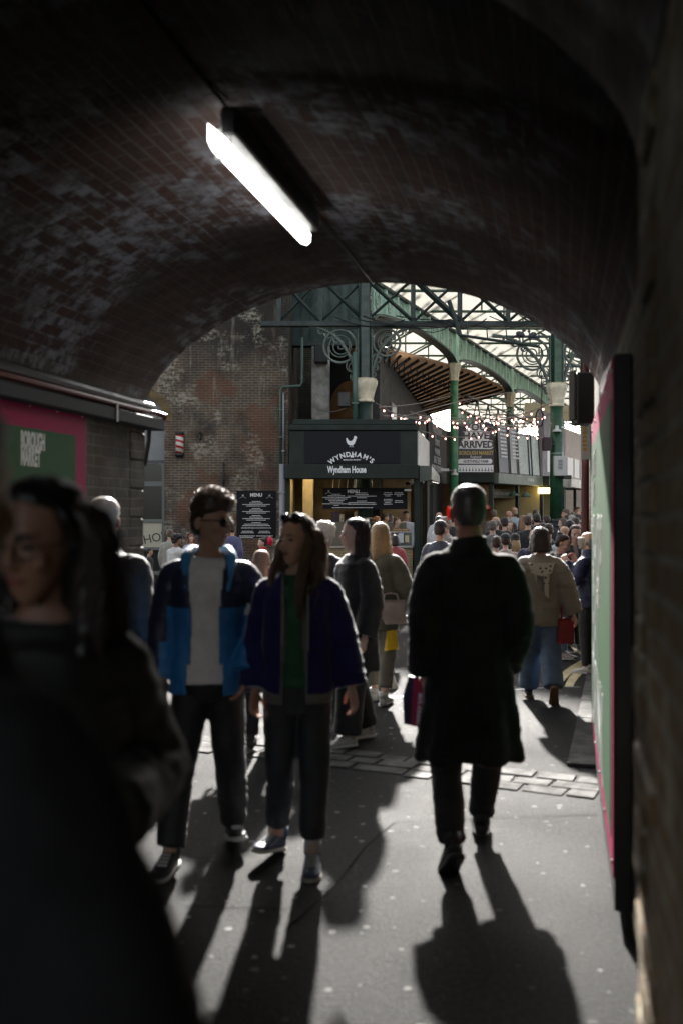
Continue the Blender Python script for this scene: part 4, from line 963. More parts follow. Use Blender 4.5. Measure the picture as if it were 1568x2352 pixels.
ylw = thing('yellow_sign', 'small glowing yellow sign left of the dark green column', 'sign', P(1249, 1127, 40.0)); MB().box(-.25, .25, -.03, .03, -.12, .12, .01).build('panel', mat('lit_yellow', (.8, .65, .2), .4, emit=1.6, emitcol=(1, .8, .3)), ylw)
for i, (x, y) in enumerate(((1179, 1135), (1207, 1137))):
    Yl = 38.6; l = thing('pendant_lamp', 'green dish pendant lamp in the oblique stall, ' + ('the left one of the two' if i == 0 else 'the right one of the two'), 'lamp', P(x, y, Yl), 0, 'stall pendant lamps')
    MB().lathe([(.22, -.07), (.20, -.03), (.10, .06), (.04, .10), (.03, .16)], seg=18).build('shade', mat('green_enamel', (.06, .12, .09), .3), l, True)
    MB().tube([(0, 0, .15), (0, 0, 2.93 - PZ(y, Yl))], .012, 5).build('cord', M_BLACK, l)
# big banner
bnw, bnz0, bnz1 = PX(1130, YS) - PX(1048, YS), PZ(1085, YS), PZ(972, YS)
ban = thing('arrival_banner', 'slate banner reading you have arrived above the first stall', 'banner', (PX(1048, YS) + bnw / 2, YS - .28, 0))
bz = lambda y: PZ(y, YS); bxx = lambda x: PX(x, YS) - (PX(1048, YS) + bnw / 2)
MB().box(-bnw / 2, bnw / 2, -.03, 0, bz(1085), bz(974), .004).build('cloth', M_BANN, ban)
hl = MB()
def blob(pts): hl.prism([(bxx(x), -.034, bz(y)) for x, y in pts], (0, .003, 0))
blob([(1067, 992), (1067, 975), (1112, 975), (1110, 992)]); blob([(1059, 1014), (1060, 993), (1120, 993), (1119, 1013)])
blob([(1050, 1032), (1055, 1014), (1126, 1013), (1129, 1020), (1128, 1030), (1123, 1033)]); blob([(1049, 1066), (1049, 1058), (1052, 1055), (1124, 1055), (1127, 1060), (1124, 1066)])
blob([(1048.5, 1085), (1048.5, 1069), (1129, 1069), (1129, 1085)])
hl.build('white_shapes', M_BLUEW, ban)
for (b_, y, sz, xs) in (('YOU', 983.5, .34, 1.1), ('HAVE', 1003, .34, 1.15), ('ARRIVED', 1023, .34, .98)): text(b_, sz, M_BANN, ban, (bxx(1089), -.037, bz(y)), bold=.012, xs=xs)
text('BOROUGH MARKET', .20, mat('gold_print', (.55, .42, .16), .5), ban, (bxx(1090), -.037, bz(1042)), xs=.70, bold=.006)
text('England', .12, M_BLUEW, ban, (bxx(1089), -.037, bz(1050.5)), xs=1.1)
text('NORTHFIELD FARM', .145, M_BANN, ban, (bxx(1089), -.038, bz(1061)), xs=.72, bold=.003)
hk = MB()
for i in range(11):
    x = bxx(1053 + i * 7.2); hk.box(x - .006, x + .006, -.038, -.035, bz(1081), bz(1074)); hk.ell((x, -.037, bz(1081)), .03, .004, .03, 8, 6)
hk.build('hook_print', M_BANN, ban)
# side board
A_, B_ = P(983, 1000, 33.0), P(1020, 1000, 36.6); dv = Vector((B_.x - A_.x, B_.y - A_.y, 0)); Lb = dv.length
sb_ = thing('northfield_board', 'black chalk-lettered farm board left of the slim green column', 'sign', (A_.x, A_.y, 0), math.atan2(dv.y, dv.x))
MB().box(0, Lb + .5, .0, .08, 2.9, PZ(965, 33)).build('panel', M_CHAR, sb_)
for (t_, z_, s_) in (('Northfield', 4.72, .48), ('Farm', 4.32, .48), ('WARM', 3.95, .34), ('SALT BEEF', 3.66, .34), ('YORK PUDDING', 3.36, .32), ('SALAD', 3.05, .32)):
    text(t_, s_, mat('chalk', (.42, .42, .42), .8), sb_, (Lb * .52, -.006, z_), xs=1.05, bold=.004)
MB().box(.4, Lb, .1, .2, 0, 2.9).build('backing', M_BLACK, sb_)
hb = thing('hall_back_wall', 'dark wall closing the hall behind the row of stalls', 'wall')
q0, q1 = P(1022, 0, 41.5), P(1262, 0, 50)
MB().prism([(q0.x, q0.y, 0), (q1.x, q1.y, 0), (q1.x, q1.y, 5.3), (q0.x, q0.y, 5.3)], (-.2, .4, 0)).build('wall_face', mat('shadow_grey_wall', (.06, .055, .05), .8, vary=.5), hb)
# leaning banners and framed boards above the oblique stall
dd = (Vector((PX(1245, 40.8), 40.8)) - Vector((PX(1131, YS), YS))).normalized()
def onrow(x, z0, z1, w_, m, name, label, cat, frame=None, lean=.10, extra=None):
    # distance along the stall front where the pixel column x lies
    k = (x - HX) / FP; A = Vector((PX(1131, YS), YS)); s = (k * A.y - A.x) / (dd.x - k * dd.y); q = A + dd * s
    o = thing(name, label, cat, (q.x, q.y, 0), math.atan2(dd.y, dd.x))
    mb = MB(); mb.prism([(0, -.2, z0), (w_, -.2, z0), (w_, -.2 + lean, z1), (0, -.2 + lean, z1)], (0, .03, 0)); mb.build('panel', m, o)
    if frame:
        for x_ in (-.05, w_): MB().prism([(x_, -.23, z0 - .03), (x_ + .05, -.23, z0 - .03), (x_ + .05, -.23 + lean, z1 + .03), (x_, -.23 + lean, z1 + .03)], (0, .07, 0)).build('side_frame', frame, o)
    if extra: extra(o)
    return o
M_GRBAN = mat('grey_banner', (.26, .26, .29), .5); M_LBAN = mat('light_banner', (.50, .50, .52), .5); M_PANE = mat('grey_green_pane', (.28, .33, .31), .25, vary=.15)
def prnt(o):
    d = MB()
    for i in range(9): dashes(d, .42, -.235 + .10 * (i / 9 + .15), 3.95 + i * .14, .5, .07, rr)
    d.build('print_lines', M_BLUEW, o)
onrow(1134, 3.36, 5.15, .85, M_GRBAN, 'print_banner', 'grey leaning banner beside the arrival banner', 'banner', M_BLACK, extra=prnt)
onrow(1161, 3.36, 5.1, .70, M_LBAN, 'print_banner', 'paler leaning banner next to the green framed panes', 'banner', M_BLACK, extra=prnt)
onrow(1177, 3.36, 4.95, 1.35, M_PANE, 'framed_panes', 'first grey-green framed pane leaning above the oblique stall', 'framed pane', M_BLACK)
onrow(1205, 3.36, 4.92, 1.0, M_PANE, 'framed_panes', 'second grey-green framed pane, nearer the far end of the oblique stall', 'framed pane', M_BLACK)
onrow(1230, 3.36, 4.75, .22, mat('mustard_board', (.30, .23, .05), .5), 'mustard_board', 'narrow mustard board at the end of the framed panes', 'board')
# dark board/gap behind the first banner
# hanging sign and lamp at the right by the tunnel mouth
hs = thing('hanging_lantern', 'big dark hanging lantern box at the right edge of the tunnel mouth', 'lantern', P(1334, 912, 8.6))
MB().box(-.065, .085, -.12, .12, -.24, .20, .01).build('case', mat('lantern_black', (.012, .014, .014), .4), hs); MB().box(-.085, -.067, -.10, .10, -.20, .22).build('side_glass', mat('smoky_glass', (.05, .05, .045), .2), hs); MB().tube([(0, 0, .2), (0, 0, .45), (.25, .1, .45)], .012, 6).build('hanger', M_BLACK, hs)
lf = MB(); r5 = random.Random(5)
for i in range(70):
    c = Vector((r5.gauss(-.06, .05), r5.gauss(-.02, .05), r5.gauss(-.255, .018))); a = r5.uniform(0, 6.28); u_ = Vector((math.cos(a), math.sin(a), r5.uniform(-.4, .4))) * .022; v_ = Vector((-math.sin(a), math.cos(a), r5.uniform(-.4, .4))) * .009
    lf.add([c - u_, c + v_, c + u_, c - v_], [(0, 1, 2, 3)])
tag(lf.build('trailing_plant', mat('dark_leaf', (.02, .035, .012), .6)), 'small dark trailing plant hanging beneath the lantern box', 'plant').location = P(1334, 912, 8.6)
ws = thing('white_sign', 'white sign board edge with yellow blocks by the right wall', 'sign', P(1342, 1010, 11.0)); MB().box(-.05, .06, -.02, .02, -.22, .24, .004).build('panel', mat('off_white_panel', (.58, .57, .54), .5), ws)
yb_ = MB()
for i in range(7): yb_.box(-.03, .01, -.025, -.021, -.12 + i * .045, -.095 + i * .045)
yb_.build('yellow_blocks', mat('sign_yellow', (.6, .38, .03), .5), ws); MB().box(.06, .3, -.01, .01, .1, .13).build('arm', M_BLACK, ws)

# ================================================================ far end of the street
fr = [(1296, 1341, 62, 1085, 1012, (.50, .42, .38)), (1262, 1300, 70, 1120, 1055, (.42, .38, .34)), (1308, 1350, 85, 1180, 1090, (.55, .52, .48))]
for i, (x0, x1, Y, yb2, yt, c) in enumerate(fr):
    t = thing('far_building', ['pale pinkish shopfront far down the street', 'grey shopfront far behind the dark column', 'farthest pale building closing the street'][i], 'building', (0, Y, 0))
    MB().box(PX(x0, Y), PX(x1, Y), 0, 6, 0, PZ(yt, Y)).build('wall', mat('far_wall%d' % i, c, .7, vary=.15), t)
    wn = MB(); x = PX(x0, Y) + .3
    while x < PX(x1, Y) - .5: wn.box(x, x + .45, -.03, 0.0, PZ(yb2, Y) + .2, PZ(yt, Y) - .35); x += .75
    wn.build('window', M_GLASS, t)

# ================================================================ festoon lights
M_BULB = mat('lit_bulb', (1, .8, .7), .3, emit=2.4, emitcol=(1.0, .42, .34)); M_WIRE = mat('pale_wire', (.22, .20, .20), .5)
bm_ = MB(); bm_.ell((0, 0, -.05), .024, .024, .034, 8, 6); bulb_me = bm_.mesh('bulb'); bulb_me.materials.append(M_BULB); bulb_me.polygons.foreach_set('use_smooth', [True] * len(bulb_me.polygons))
sk = MB(); sk.lathe([(.02, -.012), (.022, .03)], seg=6); sock_me = sk.mesh('socket'); sock_me.materials.append(M_BLACK)
rf_ = random.Random(17)
strings = [((862, 925, 27), (1040, 950, 35.5), .35, 9), ((880, 940, 27), (1265, 925, 27.5), .5, 16), ((940, 945, 28), (1170, 940, 44), .4, 14), ((955, 958, 29), (1168, 948, 44), .2, 12),
           ((1044, 915, 35.8), (1262, 950, 27.4), .35, 14), ((1050, 938, 36), (1266, 948, 29), .3, 14), ((960, 955, 30), (1300, 930, 40), .6, 18), ((1060, 945, 36), (1250, 1000, 33), .3, 12),
           ((1172, 925, 44), (1296, 985, 46), .35, 12), ((1120, 960, 38), (1320, 1010, 50), .4, 14), ((970, 990, 31), (1140, 985, 37), .25, 9), ((1160, 990, 42), (1345, 1045, 55), .4, 12),
           ((1135, 965, 36.5), (1270, 955, 45), .35, 12), ((1180, 960, 44), (1340, 960, 60), .6, 14)]
SLAB = ['from the kiosk column to the slim green column', 'low over the kiosk and across to the dark column', 'running deep from the kiosk corner to the second slim column', 'hanging lowest along the left of the big banner', 'from the slim green column across to the dark column', 'crossing just above the big arrival banner', 'the longest one, passing behind the dark column', 'dipping in front of the grey framed panes', 'behind the dark column beside the second slim column', 'running off to the bright street end', 'short one beside the farm board and banner', 'lowest at the right, over the far bright stall', 'crowded one over the leaning banners', 'farthest one against the white sky']
for i, (a, b, sag, nb) in enumerate(strings):
    nb = max(6, int(nb * .72))
    A, B = P(*a), P(*b); st_ = thing('festoon_string', 'string of glowing pinkish bulbs ' + SLAB[i], 'string lights', A, 0, 'festoon strings across the hall')
    def fp(f): return A.lerp(B, f) - Vector((0, 0, sag * 4 * f * (1 - f))) - A
    MB().tube([fp(k / 14) for k in range(15)], .012, 4).build('wire', M_WIRE, st_)
    for k in range(nb):
        f = (k + .5 + rf_.uniform(-.2, .2)) / nb; p = fp(f) - Vector((0, 0, .03))
        o = bpy.data.objects.new('bulb', bulb_me); COL.objects.link(o); o.parent = st_; o.location = p
        o = bpy.data.objects.new('socket', sock_me); COL.objects.link(o); o.parent = st_; o.location = p
# thin cables across
for i, (a, b, sag, r_) in enumerate([((880, 955, 27), (1345, 940, 45), .2, .012), ((915, 960, 28), (1180, 900, 44), -.1, .014), ((870, 935, 27.5), (1040, 905, 36), .1, .014), ((1050, 905, 36), (1170, 955, 44), .2, .012), ((730, 940, 30.8), (815, 925, 27.3), .15, .012)]):
    A, B = P(*a), P(*b); o = MB().tube([A.lerp(B, k / 12) - Vector((0, 0, sag * 4 * (k / 12) * (1 - k / 12))) for k in range(13)], r_, 4).build('overhead_cable', M_WIRE)
    tag(o, 'thin overhead cable ' + ['stretching over the kiosk to the street end', 'rising from the kiosk corner to the roof', 'between the kiosk column and the slim green column', 'between the two slim green columns', 'from the rendered pier to the loudspeaker'][i], 'cable', 'overhead cables')
# ================================================================ people
def skin_mat(c): return mat('skin', c, .5, sss=.25, vary=.12, vscale=18)
def cloth(c, name='woven_fabric', sheen=.25, rough=.68): return mat(name, c, rough, sheen=min(1, sheen * 2), bump=.2, bscale=160, vary=.18, vscale=9, spec=.5)
def hair_mat(c):
    if ('hair_colour', tuple(c)) in MC: return MC[('hair_colour', tuple(c))]
    m = mat('hair_colour', c, .36, spec=.6, vary=.35, vscale=30, sheen=.5)
    return translucent(m, tuple(min(.95, v * 1.5 + .05) for v in c), .22)
SK = (.55, .33, .24); SKD = (.28, .15, .10); SKL = (.66, .44, .35)

def vox(mb, size, smooth=2, disp=None):
    """fuse closed overlapping shells into one continuous surface"""
    me = mb.mesh('tmp'); o = bpy.data.objects.new('tmp', me); COL.objects.link(o)
    r = o.modifiers.new('r', 'REMESH'); r.mode = 'VOXEL'; r.voxel_size = size; r.adaptivity = 0
    if smooth: s = o.modifiers.new('s', 'SMOOTH'); s.factor = .5; s.iterations = smooth
    dg = bpy.context.evaluated_depsgraph_get(); dg.update()
    out = bpy.data.meshes.new_from_object(o.evaluated_get(dg))
    bpy.data.objects.remove(o, do_unlink=True); bpy.data.meshes.remove(me)
    if disp:
        out.update(); co = [v.co.copy() for v in out.vertices]; nn = [v.normal.copy() for v in out.vertices]
        for v, c, n in zip(out.vertices, co, nn): v.co = c + n * disp(c)
    out.update()
    return out
def put(me, name, m, parent, smooth=True):
    me.materials.clear(); me.name = name
    return link(name, me, m, parent, smooth)
def loft(mb, rings, seg=20, p=2.0):
    """rings: (cx, cy, z, rx, ry) stacked upright"""
    vs = []
    for (cx, cy_, z, rx, ry) in rings:
        for k in range(seg):
            t = 2 * math.pi * k / seg; c, s = math.cos(t), math.sin(t)
            vs.append((cx + rx * math.copysign(abs(c) ** (2 / p), c), cy_ + ry * math.copysign(abs(s) ** (2 / p), s), z))
    n = len(rings)
    mb.add(vs, [(i * seg + k, i * seg + (k + 1) % seg, (i + 1) * seg + (k + 1) % seg, (i + 1) * seg + k) for i in range(n - 1) for k in range(seg)] + [tuple(range(seg - 1, -1, -1)), tuple((n - 1) * seg + k for k in range(seg))])
def smoothpath(pts, rs, n=5):
    """rounds the bend of a limb: Catmull-like resample of points and radii"""
    P_ = [Vector(p) for p in pts]; out, ro = [], []
    for i in range(len(P_) - 1):
        p0 = P_[max(i - 1, 0)]; p1 = P_[i]; p2 = P_[i + 1]; p3 = P_[min(i + 2, len(P_) - 1)]
        for k in range(n):
            t = k / n; m1 = (p2 - p0) * .28; m2 = (p3 - p1) * .28
            h = (2 * t ** 3 - 3 * t * t + 1) * p1 + (t ** 3 - 2 * t * t + t) * m1 + (-2 * t ** 3 + 3 * t * t) * p2 + (t ** 3 - t * t) * m2
            out.append(h); ro.append(rs[i] * (1 - t) + rs[i + 1] * t)
    out.append(P_[-1]); ro.append(rs[-1]); return out, ro
def limb(mb, pts, rs, seg=14, n=5): a, b = smoothpath(pts, rs, n); mb.tube(a, b, seg)
def xf(mb, M, i0):
    for i in range(i0, len(mb.v)): mb.v[i] = tuple(M @ Vector(mb.v[i]))

def hand(mb, wrist, d, palm_n, side, curl=.35, r=.0088, spread=1.0, s=1.0):
    """palm, four bent fingers of unequal length, thumb from the side of the palm near its base"""
    d = d.normalized(); n = (palm_n - d * palm_n.dot(d)).normalized(); x = d.cross(n).normalized() * side
    c = Vector(wrist)
    i0 = len(mb.v)
    mb.tube([c - d * .02, c + d * .02 * s, c + d * .055 * s, c + d * .09 * s], [.024, .031 * s, .040 * s, .036 * s], 12, flat=.42)
    # orient the flat side: rebuild with an explicit frame
    del mb.v[i0:]; nf = 3 * 12 + 2; del mb.f[-nf:]; del mb.m[-nf:]
    vs = []; prof_ = [(-.02, .024, .02), (.015, .030, .017), (.05, .040, .015), (.082, .040, .013), (.095, .034, .010)]
    for (t, a, b) in prof_:
        for k in range(12):
            th = 2 * math.pi * k / 12; vs.append(c + d * t * s + x * (a * s * math.cos(th)) + n * (b * s * math.sin(th)))
    mb.add(vs, [(i * 12 + k, i * 12 + (k + 1) % 12, (i + 1) * 12 + (k + 1) % 12, (i + 1) * 12 + k) for i in range(4) for k in range(12)] + [tuple(range(11, -1, -1)), tuple(48 + k for k in range(12))])
    for i, (off, ln) in enumerate(((-.030, .060), (-.0105, .072), (.0095, .078), (.029, .070))):
        base = c + d * .088 * s + x * (off * s * spread); dd_ = (d + x * off * 1.2 * spread).normalized(); q = [base - dd_ * .015]; a = 0.0
        cl = curl * (1 + .12 * i); p = base
        for j, seg_ in enumerate((.45, .32, .23)):
            a += cl * (1.0 if j else .6); dv_ = dd_ * math.cos(a) + n * math.sin(a); q.append(p.copy()) if j == 0 else None; p = p + dv_ * ln * seg_ * s; q.append(p.copy())
        mb.tube(q, [r * s, r * s, r * .97 * s, r * .9 * s, r * .72 * s][:len(q)], 8)
    tb = c + d * .022 * s + x * (.030 * s); t1 = tb + (d * .7 + x * .65 + n * .35).normalized() * .042 * s; t2 = t1 + (d * .92 + x * .15 + n * .40).normalized() * .032 * s
    mb.tube([c + d * .01, tb, t1, t2], [.014 * s, .013 * s, .0105 * s, .008 * s], 8)

FACE = [(-.004, -.058, .016, .018), (.012, -.050, .032, .036), (.035, -.034, .046, .058), (.06, -.022, .055, .073), (.09, -.010, .064, .086), (.12, -.002, .071, .093), (.145, .002, .0745, .097), (.17, .004, .0755, .098), (.195, .006, .071, .092), (.215, .008, .058, .075), (.228, .008, .036, .048), (.234, .008, .012, .016)]
def head_parts(mb, fem):
    k = .95 if fem else 1.0
    loft(mb, [(0, y, z, rx * k, ry) for (z, y, rx, ry) in FACE], 24)
    # nose, brow, lips, chin, ears
    mb.tube([(0, -.090, .135), (0, -.103, .112), (0, -.114, .090), (0, -.100, .078)], [.008, .009, .0125, .012], 8)
    mb.ell((.011, -.100, .082), .008, .011, .008, 8, 6); mb.ell((-.011, -.100, .082), .008, .011, .008, 8, 6)
    for s in (-1, 1):
        mb.ell((s * .028, -.083, .140), .024, .012, .008, 8, 6)
        mb.ell((s * .042, -.070, .088), .020, .020, .022, 8, 6)
        mb.ell((s * .081 * k, .014, .106), .010, .020, .033, 10, 8, Matrix.Rotation(s * -.45, 3, 'Z'))
    mb.ell((0, -.086, .056), .024, .012, .0065, 8, 6); mb.ell((0, -.084, .046), .020, .011, .007, 8, 6); mb.ell((0, -.070, .014), .020, .018, .016, 8, 6)

HC = {  # hair caps: rings (z, yc, rx, ry) in head space
 'short': [(.045, .055, .045, .03), (.07, .048, .066, .048), (.10, .040, .076, .063), (.13, .030, .080, .075), (.155, .020, .083, .088), (.178, .010, .084, .103), (.205, .008, .078, .100), (.230, .010, .062, .078), (.246, .012, .036, .045), (.252, .012, .012, .015)],
 'longcap': [(.045, .055, .045, .03), (.07, .050, .066, .046), (.10, .046, .077, .060), (.13, .040, .082, .070), (.155, .034, .085, .078), (.178, .026, .086, .088), (.205, .016, .081, .094), (.226, .010, .066, .082), (.243, .010, .040, .052), (.251, .012, .012, .015)],
 'buzz': [(.05, .052, .045, .03), (.08, .044, .067, .052), (.11, .034, .0755, .066), (.14, .024, .079, .078), (.17, .012, .0795, .092), (.20, .010, .0735, .090), (.222, .010, .058, .072), (.236, .010, .034, .042), (.240, .010, .012, .015)],
 'tall': [(.045, .055, .045, .03), (.08, .046, .070, .052), (.12, .034, .081, .070), (.155, .022, .085, .086), (.18, .006, .088, .110), (.21, -.004, .086, .116), (.24, -.006, .074, .100), (.262, -.002, .05, .07), (.272, .0, .015, .02)]}
def person(label, x, Y, yaw, H, hair='short', hc=(.03, .018, .012), skin=SK, fem=False, top=None, legs=None, pants=(.02, .02, .025), pantw=.02, shoes=(.03, .03, .03), sole=(.4, .4, .4),
           arms=None, head=(0, 0, 0), vs=.02, lean=0.0, build=1.0, group=None, socks=None, low=False, inner=None, tee=None, name='person', foot=None, z0=0.0, eyes=False, stance=.09, neck=0.0, hs=1.0, nk=1.0):
    """faces -Y at yaw 0; root at the ground between the feet"""
    S = H / 1.75; fb = .93 if fem else 1.0; bw = build * fb
    sh = .170 * bw * (.97 if fem else 1); Zs = 1.395
    mats_skin = skin_mat(skin)
    arms = arms or {}; legs = legs or {}
    J = {}
    for s in (-1, 1):
        so_ = Vector((s * sh, .01, Zs)); e, w_ = arms.get(s, ((s * .045, .03, -.285), (s * .055, -.04, -.53)))
        J['s', s] = so_; J['e', s] = so_ + Vector(e); J['w', s] = so_ + Vector(w_)
        hp = Vector((s * stance, 0, .90)); k_, a_ = legs.get(s, ((0, -.01, -.42), (0, .01, -.82)))
        J['h', s] = hp; J['k', s] = hp + Vector(k_); J['a', s] = hp + Vector(a_)
    hy, hp_, hr = head
    HM = Matrix.Translation((0, -.005 - neck, 1.512)) @ Matrix.Rotation(R(hy), 4, 'Z') @ Matrix.Rotation(R(hp_), 4, 'X') @ Matrix.Rotation(R(hr), 4, 'Y') @ Matrix.Scale(hs, 4)
    LM = Matrix.Translation((0, 0, .92)) @ Matrix.Rotation(R(lean), 4, 'X') @ Matrix.Translation((0, 0, -.92))   # lean of everything above the hips
    SM = Matrix.Scale(S, 4)
    def up(mb, i0=0):
        for i in range(i0, len(mb.v)):
            v = Vector(mb.v[i])
            f = max(0, min(1, (v.z - .85) / .2)); v2 = LM @ v
            mb.v[i] = tuple(v.lerp(v2, f))
        return mb
    def fin(mb): xf(mb, SM, 0); return mb
    # ------------------------------------------------ body: one continuous surface
    mb = MB()
    tr_ = [(0, .0, .80, .13, .085), (0, .0, .86, .155 * bw, .100), (0, .0, .93, .158 * bw, .105), (0, 0, 1.03, .138 * bw, .092), (0, 0, 1.12, .132 * bw, .090), (0, 0, 1.24, .145 * bw, .098), (0, .0, 1.34, .155 * bw, .098), (0, .005, 1.40, .135 * bw, .076), (0, .01, 1.44, .085, .058), (0, .012, 1.49, .056, .054)]
    loft(mb, tr_, 20, 2.3)
    mb.tube([(0, .012, 1.42), (0, .008, 1.49), (0, -.002 - neck, 1.56)], [.066 * nk, .054 * nk, .054 * nk] if not fem else [.056, .046, .045], 14)
    for s in (-1, 1):
        limb(mb, [J['s', s] - Vector((s * .06, 0, .01)), J['s', s] - Vector((0, 0, .012)), J['e', s], J['w', s]], [.04, .044 * bw, .036, .025])
        hd = (J['w', s] - J['e', s]).normalized()
        if vs < .012: hand(mb, J['w', s], hd + Vector((0, -.1, 0)), Vector((-s * .9, -.45, 0)) if abs(hd.z) > .4 else Vector((0, 0, -1)), s if abs(hd.z) > .4 else -s, .38)
        else: hand(mb, J['w', s], hd, Vector((-s, -.3, 0)) if abs(hd.z) > .4 else Vector((0, 0, -1)), s, .3, r=.012, spread=1.15)
        limb(mb, [J['h', s], J['k', s], J['a', s]], [.070 * bw, .050, .034])
        a = J['a', s]; mb.tube([a + Vector((0, .01, .0)), a + Vector((0, -.01, -.03))], [.034, .026], 10)
    i0 = len(mb.v); head_parts(mb, fem); xf(mb, HM, i0)
    up(mb); fin(mb)
    body = put(vox(mb, vs * S * (.62 if vs < .012 else .75), 1 if vs < .012 else 1), name, mats_skin, None)
    body.location = (x, Y, z0); body.rotation_euler = (0, 0, R(yaw)); tag(body, label, 'person', group)
    # ------------------------------------------------ trousers
    mt_ = MB(); pw = pantw
    loft(mt_, [(0, 0, .76, .12 * bw, .100), (0, 0, .80, .145 * bw, .106), (0, 0, .84, .152 * bw + .012, .110), (0, 0, .90, .165 * bw + .006, .111), (0, 0, .97, .155 * bw + .006, .108), (0, 0, .985, .140 * bw, .098)], 20, 2.3)
    for s in (-1, 1):
        h, k, a = J['h', s], J['k', s], J['a', s]
        limb(mt_, [h + Vector((0, 0, .04)), h - Vector((0, 0, .12)).lerp(h - k, .0), k, a + (k - a) * .06 if not low else a + (k - a) * .2], [.088 * bw + .006, .086 * bw + pw * .6, .058 + pw, .042 + pw * 1.15], 16)
    up(mt_); fin(mt_)
    def fold(amp, fr=11, fz=7, sd=0.0):
        def f(c):
            a = noise.noise(Vector((c.x * fr + sd, c.y * fr, c.z * fz))); b = noise.noise(Vector((c.x * 5 + 7 + sd, c.y * 5, c.z * 22)))
            c_ = noise.noise(Vector((c.x * 26, c.y * 26 + sd, c.z * 18)))
            return amp * (a * 1.0 + (1 - abs(b) * 2) * .45 + c_ * .3)
        return f
    sd = (x * 3.7 + Y) % 9
    pm_ = vox(mt_, vs * S * .9, 2, fold(.008 if vs < .012 else .006, 9, 5, sd))
    put(pm_, 'trousers' if legs is None or True else '', cloth(pants, 'trouser_cloth', .15), body)
    # ------------------------------------------------ shoes
    for s in (-1, 1):
        a = J['a', s]; fy, fpz = (foot or {}).get(s, (0, 0))
        FM = SM @ Matrix.Translation(a) @ Matrix.Rotation(R(fy), 4, 'Z') @ Matrix.Rotation(R(fpz), 4, 'X') @ Matrix.Translation((0, 0, -.08))
        def shape(grow, zt, z0_):
            m_ = MB(); sec = [(.085, .012, .045), (.078, .026, .062), (.05, .036, .085), (.01, .038, .10), (-.04, .039, .086), (-.09, .044, .062), (-.14, .046, .048), (-.175, .036, .038), (-.195, .014, .028)]
            v_ = []
            for (y, hw_, hh) in sec:
                for k in range(12):
                    t = 2 * math.pi * k / 12; c, s_ = math.cos(t), math.sin(t)
                    h_ = (hh if zt is None else zt); zc = z0_ + (h_ - z0_) / 2
                    v_.append((math.copysign(abs(c) ** .7, c) * (hw_ + grow), y * (1 + grow * 3), zc + math.copysign(abs(s_) ** .7, s_) * (h_ - z0_) / 2))
            n_ = len(sec); m_.add(v_, [(i * 12 + k, i * 12 + (k + 1) % 12, (i + 1) * 12 + (k + 1) % 12, (i + 1) * 12 + k) for i in range(n_ - 1) for k in range(12)] + [tuple(range(11, -1, -1)), tuple((n_ - 1) * 12 + k for k in range(12))])
            return m_
        up_ = shape(0, None, .018); up_.tube([(0, .035, .06), (0, .035, .125)], [.040, .044], 12)
        xf(up_, FM, 0); so_ = up_.build('shoe', mat('shoe_upper', shoes, .5, vary=.3, vscale=20), body, True)
        if vs < .016:
            sl2 = shape(.006, .026, 0.0); xf(sl2, FM, 0); sl2.build('sole', mat('shoe_sole', sole, .5), so_, True)
        if vs < .012:
            lc = MB()
            for i in range(4): lc.box(-.022, .022, -.055 - i * .02, -.047 - i * .02, .082 - i * .009, .09 - i * .009)
            xf(lc, FM, 0); lc.build('laces', mat('laces', (.5, .5, .48) if sum(sole) > .9 else (.03, .03, .03), .7), so_)
        if socks:
            sk_ = MB(); sk_.tube([a + Vector((0, .01, .0)), a + Vector((0, .01, .09))], [.043, .044], 12); fin(sk_); sk_.build('sock', cloth(socks, 'sock_knit'), body, True)
    # ------------------------------------------------ tops
    def garment(nm, t, hem, c, flare=.0, slv=1.0, slw=.012, opening=None, m2=None, m2f=None, neckz=1.475, amp=.009, sheen=.25, collar=None, nm_m='woven_fabric', hemfold=0.0, rough=.68, boxy=0.0):
        g_ = MB(); rg_ = []
        z = hem
        zs_ = [hem, hem + .02] + [v for v in (.55, .7, .8, .9, 1.0, 1.12, 1.24, 1.34, 1.40) if v > hem + .04]
        for z in zs_:
            if z < .86: rx, ry = .162 * bw, .114
            elif z < 1.0: rx, ry = .164 * bw, .114
            elif z < 1.2: rx, ry = (.140 + boxy * .02) * bw, .095
            elif z < 1.38: rx, ry = .158 * bw, .102
            else: rx, ry = .146 * bw, .084
            fl = max(0, .95 - z) * flare
            rg_.append((0, .0, z, rx + t + fl, ry + t + fl * .8))
        rg_ += [(0, .006, 1.432, .122 * bw + t * .6, .070 + t * .7), (0, .008, 1.460, .080 + t * .5, .062 + t * .6)] + ([(0, .008, neckz, .064 + t * .45, .056 + t * .5)] if neckz > 1.46 else [])
        loft(g_, rg_, 24, 2.3)
        for s in (-1, 1):
            S0, E, W_ = J['s', s], J['e', s], J['w', s]
            g_.ell(S0 + Vector((-s * .018, 0, -.022)), .048 * bw + t, .050 + t, .038 + t * .6, 12, 8)
            if slv > 0:
                We = E + (W_ - E) * slv if slv >= .3 else None
                Sa = S0 - Vector((s * .05, 0, .022)); Sb = S0 + (E - S0) * .28
                pts = [Sa, S0 - Vector((0, 0, .026)), Sb, E, We] if We else [Sa, S0 - Vector((0, 0, .012)), Sb, S0 + (E - S0) * .75]
                rs_ = [.044 + t * .8, .046 * bw + t * .85, .050 * bw + t, .044 + t + slw * .5, .034 + t + slw] if We else [.044 + t * .8, .046 * bw + t * .85, .052 * bw + t, .05 + t + slw]
                limb(g_, pts, rs_, 16, 6)
        if collar in ('up', 'low'): loft(g_, [(0, .008, 1.44, .085 + t, .072 + t), (0, .006, 1.49, .062 + t * .8, .064 + t * .8), (0, .004, 1.535 if collar == 'up' else 1.515, .058 + t * .7, .062 + t * .7)], 20)
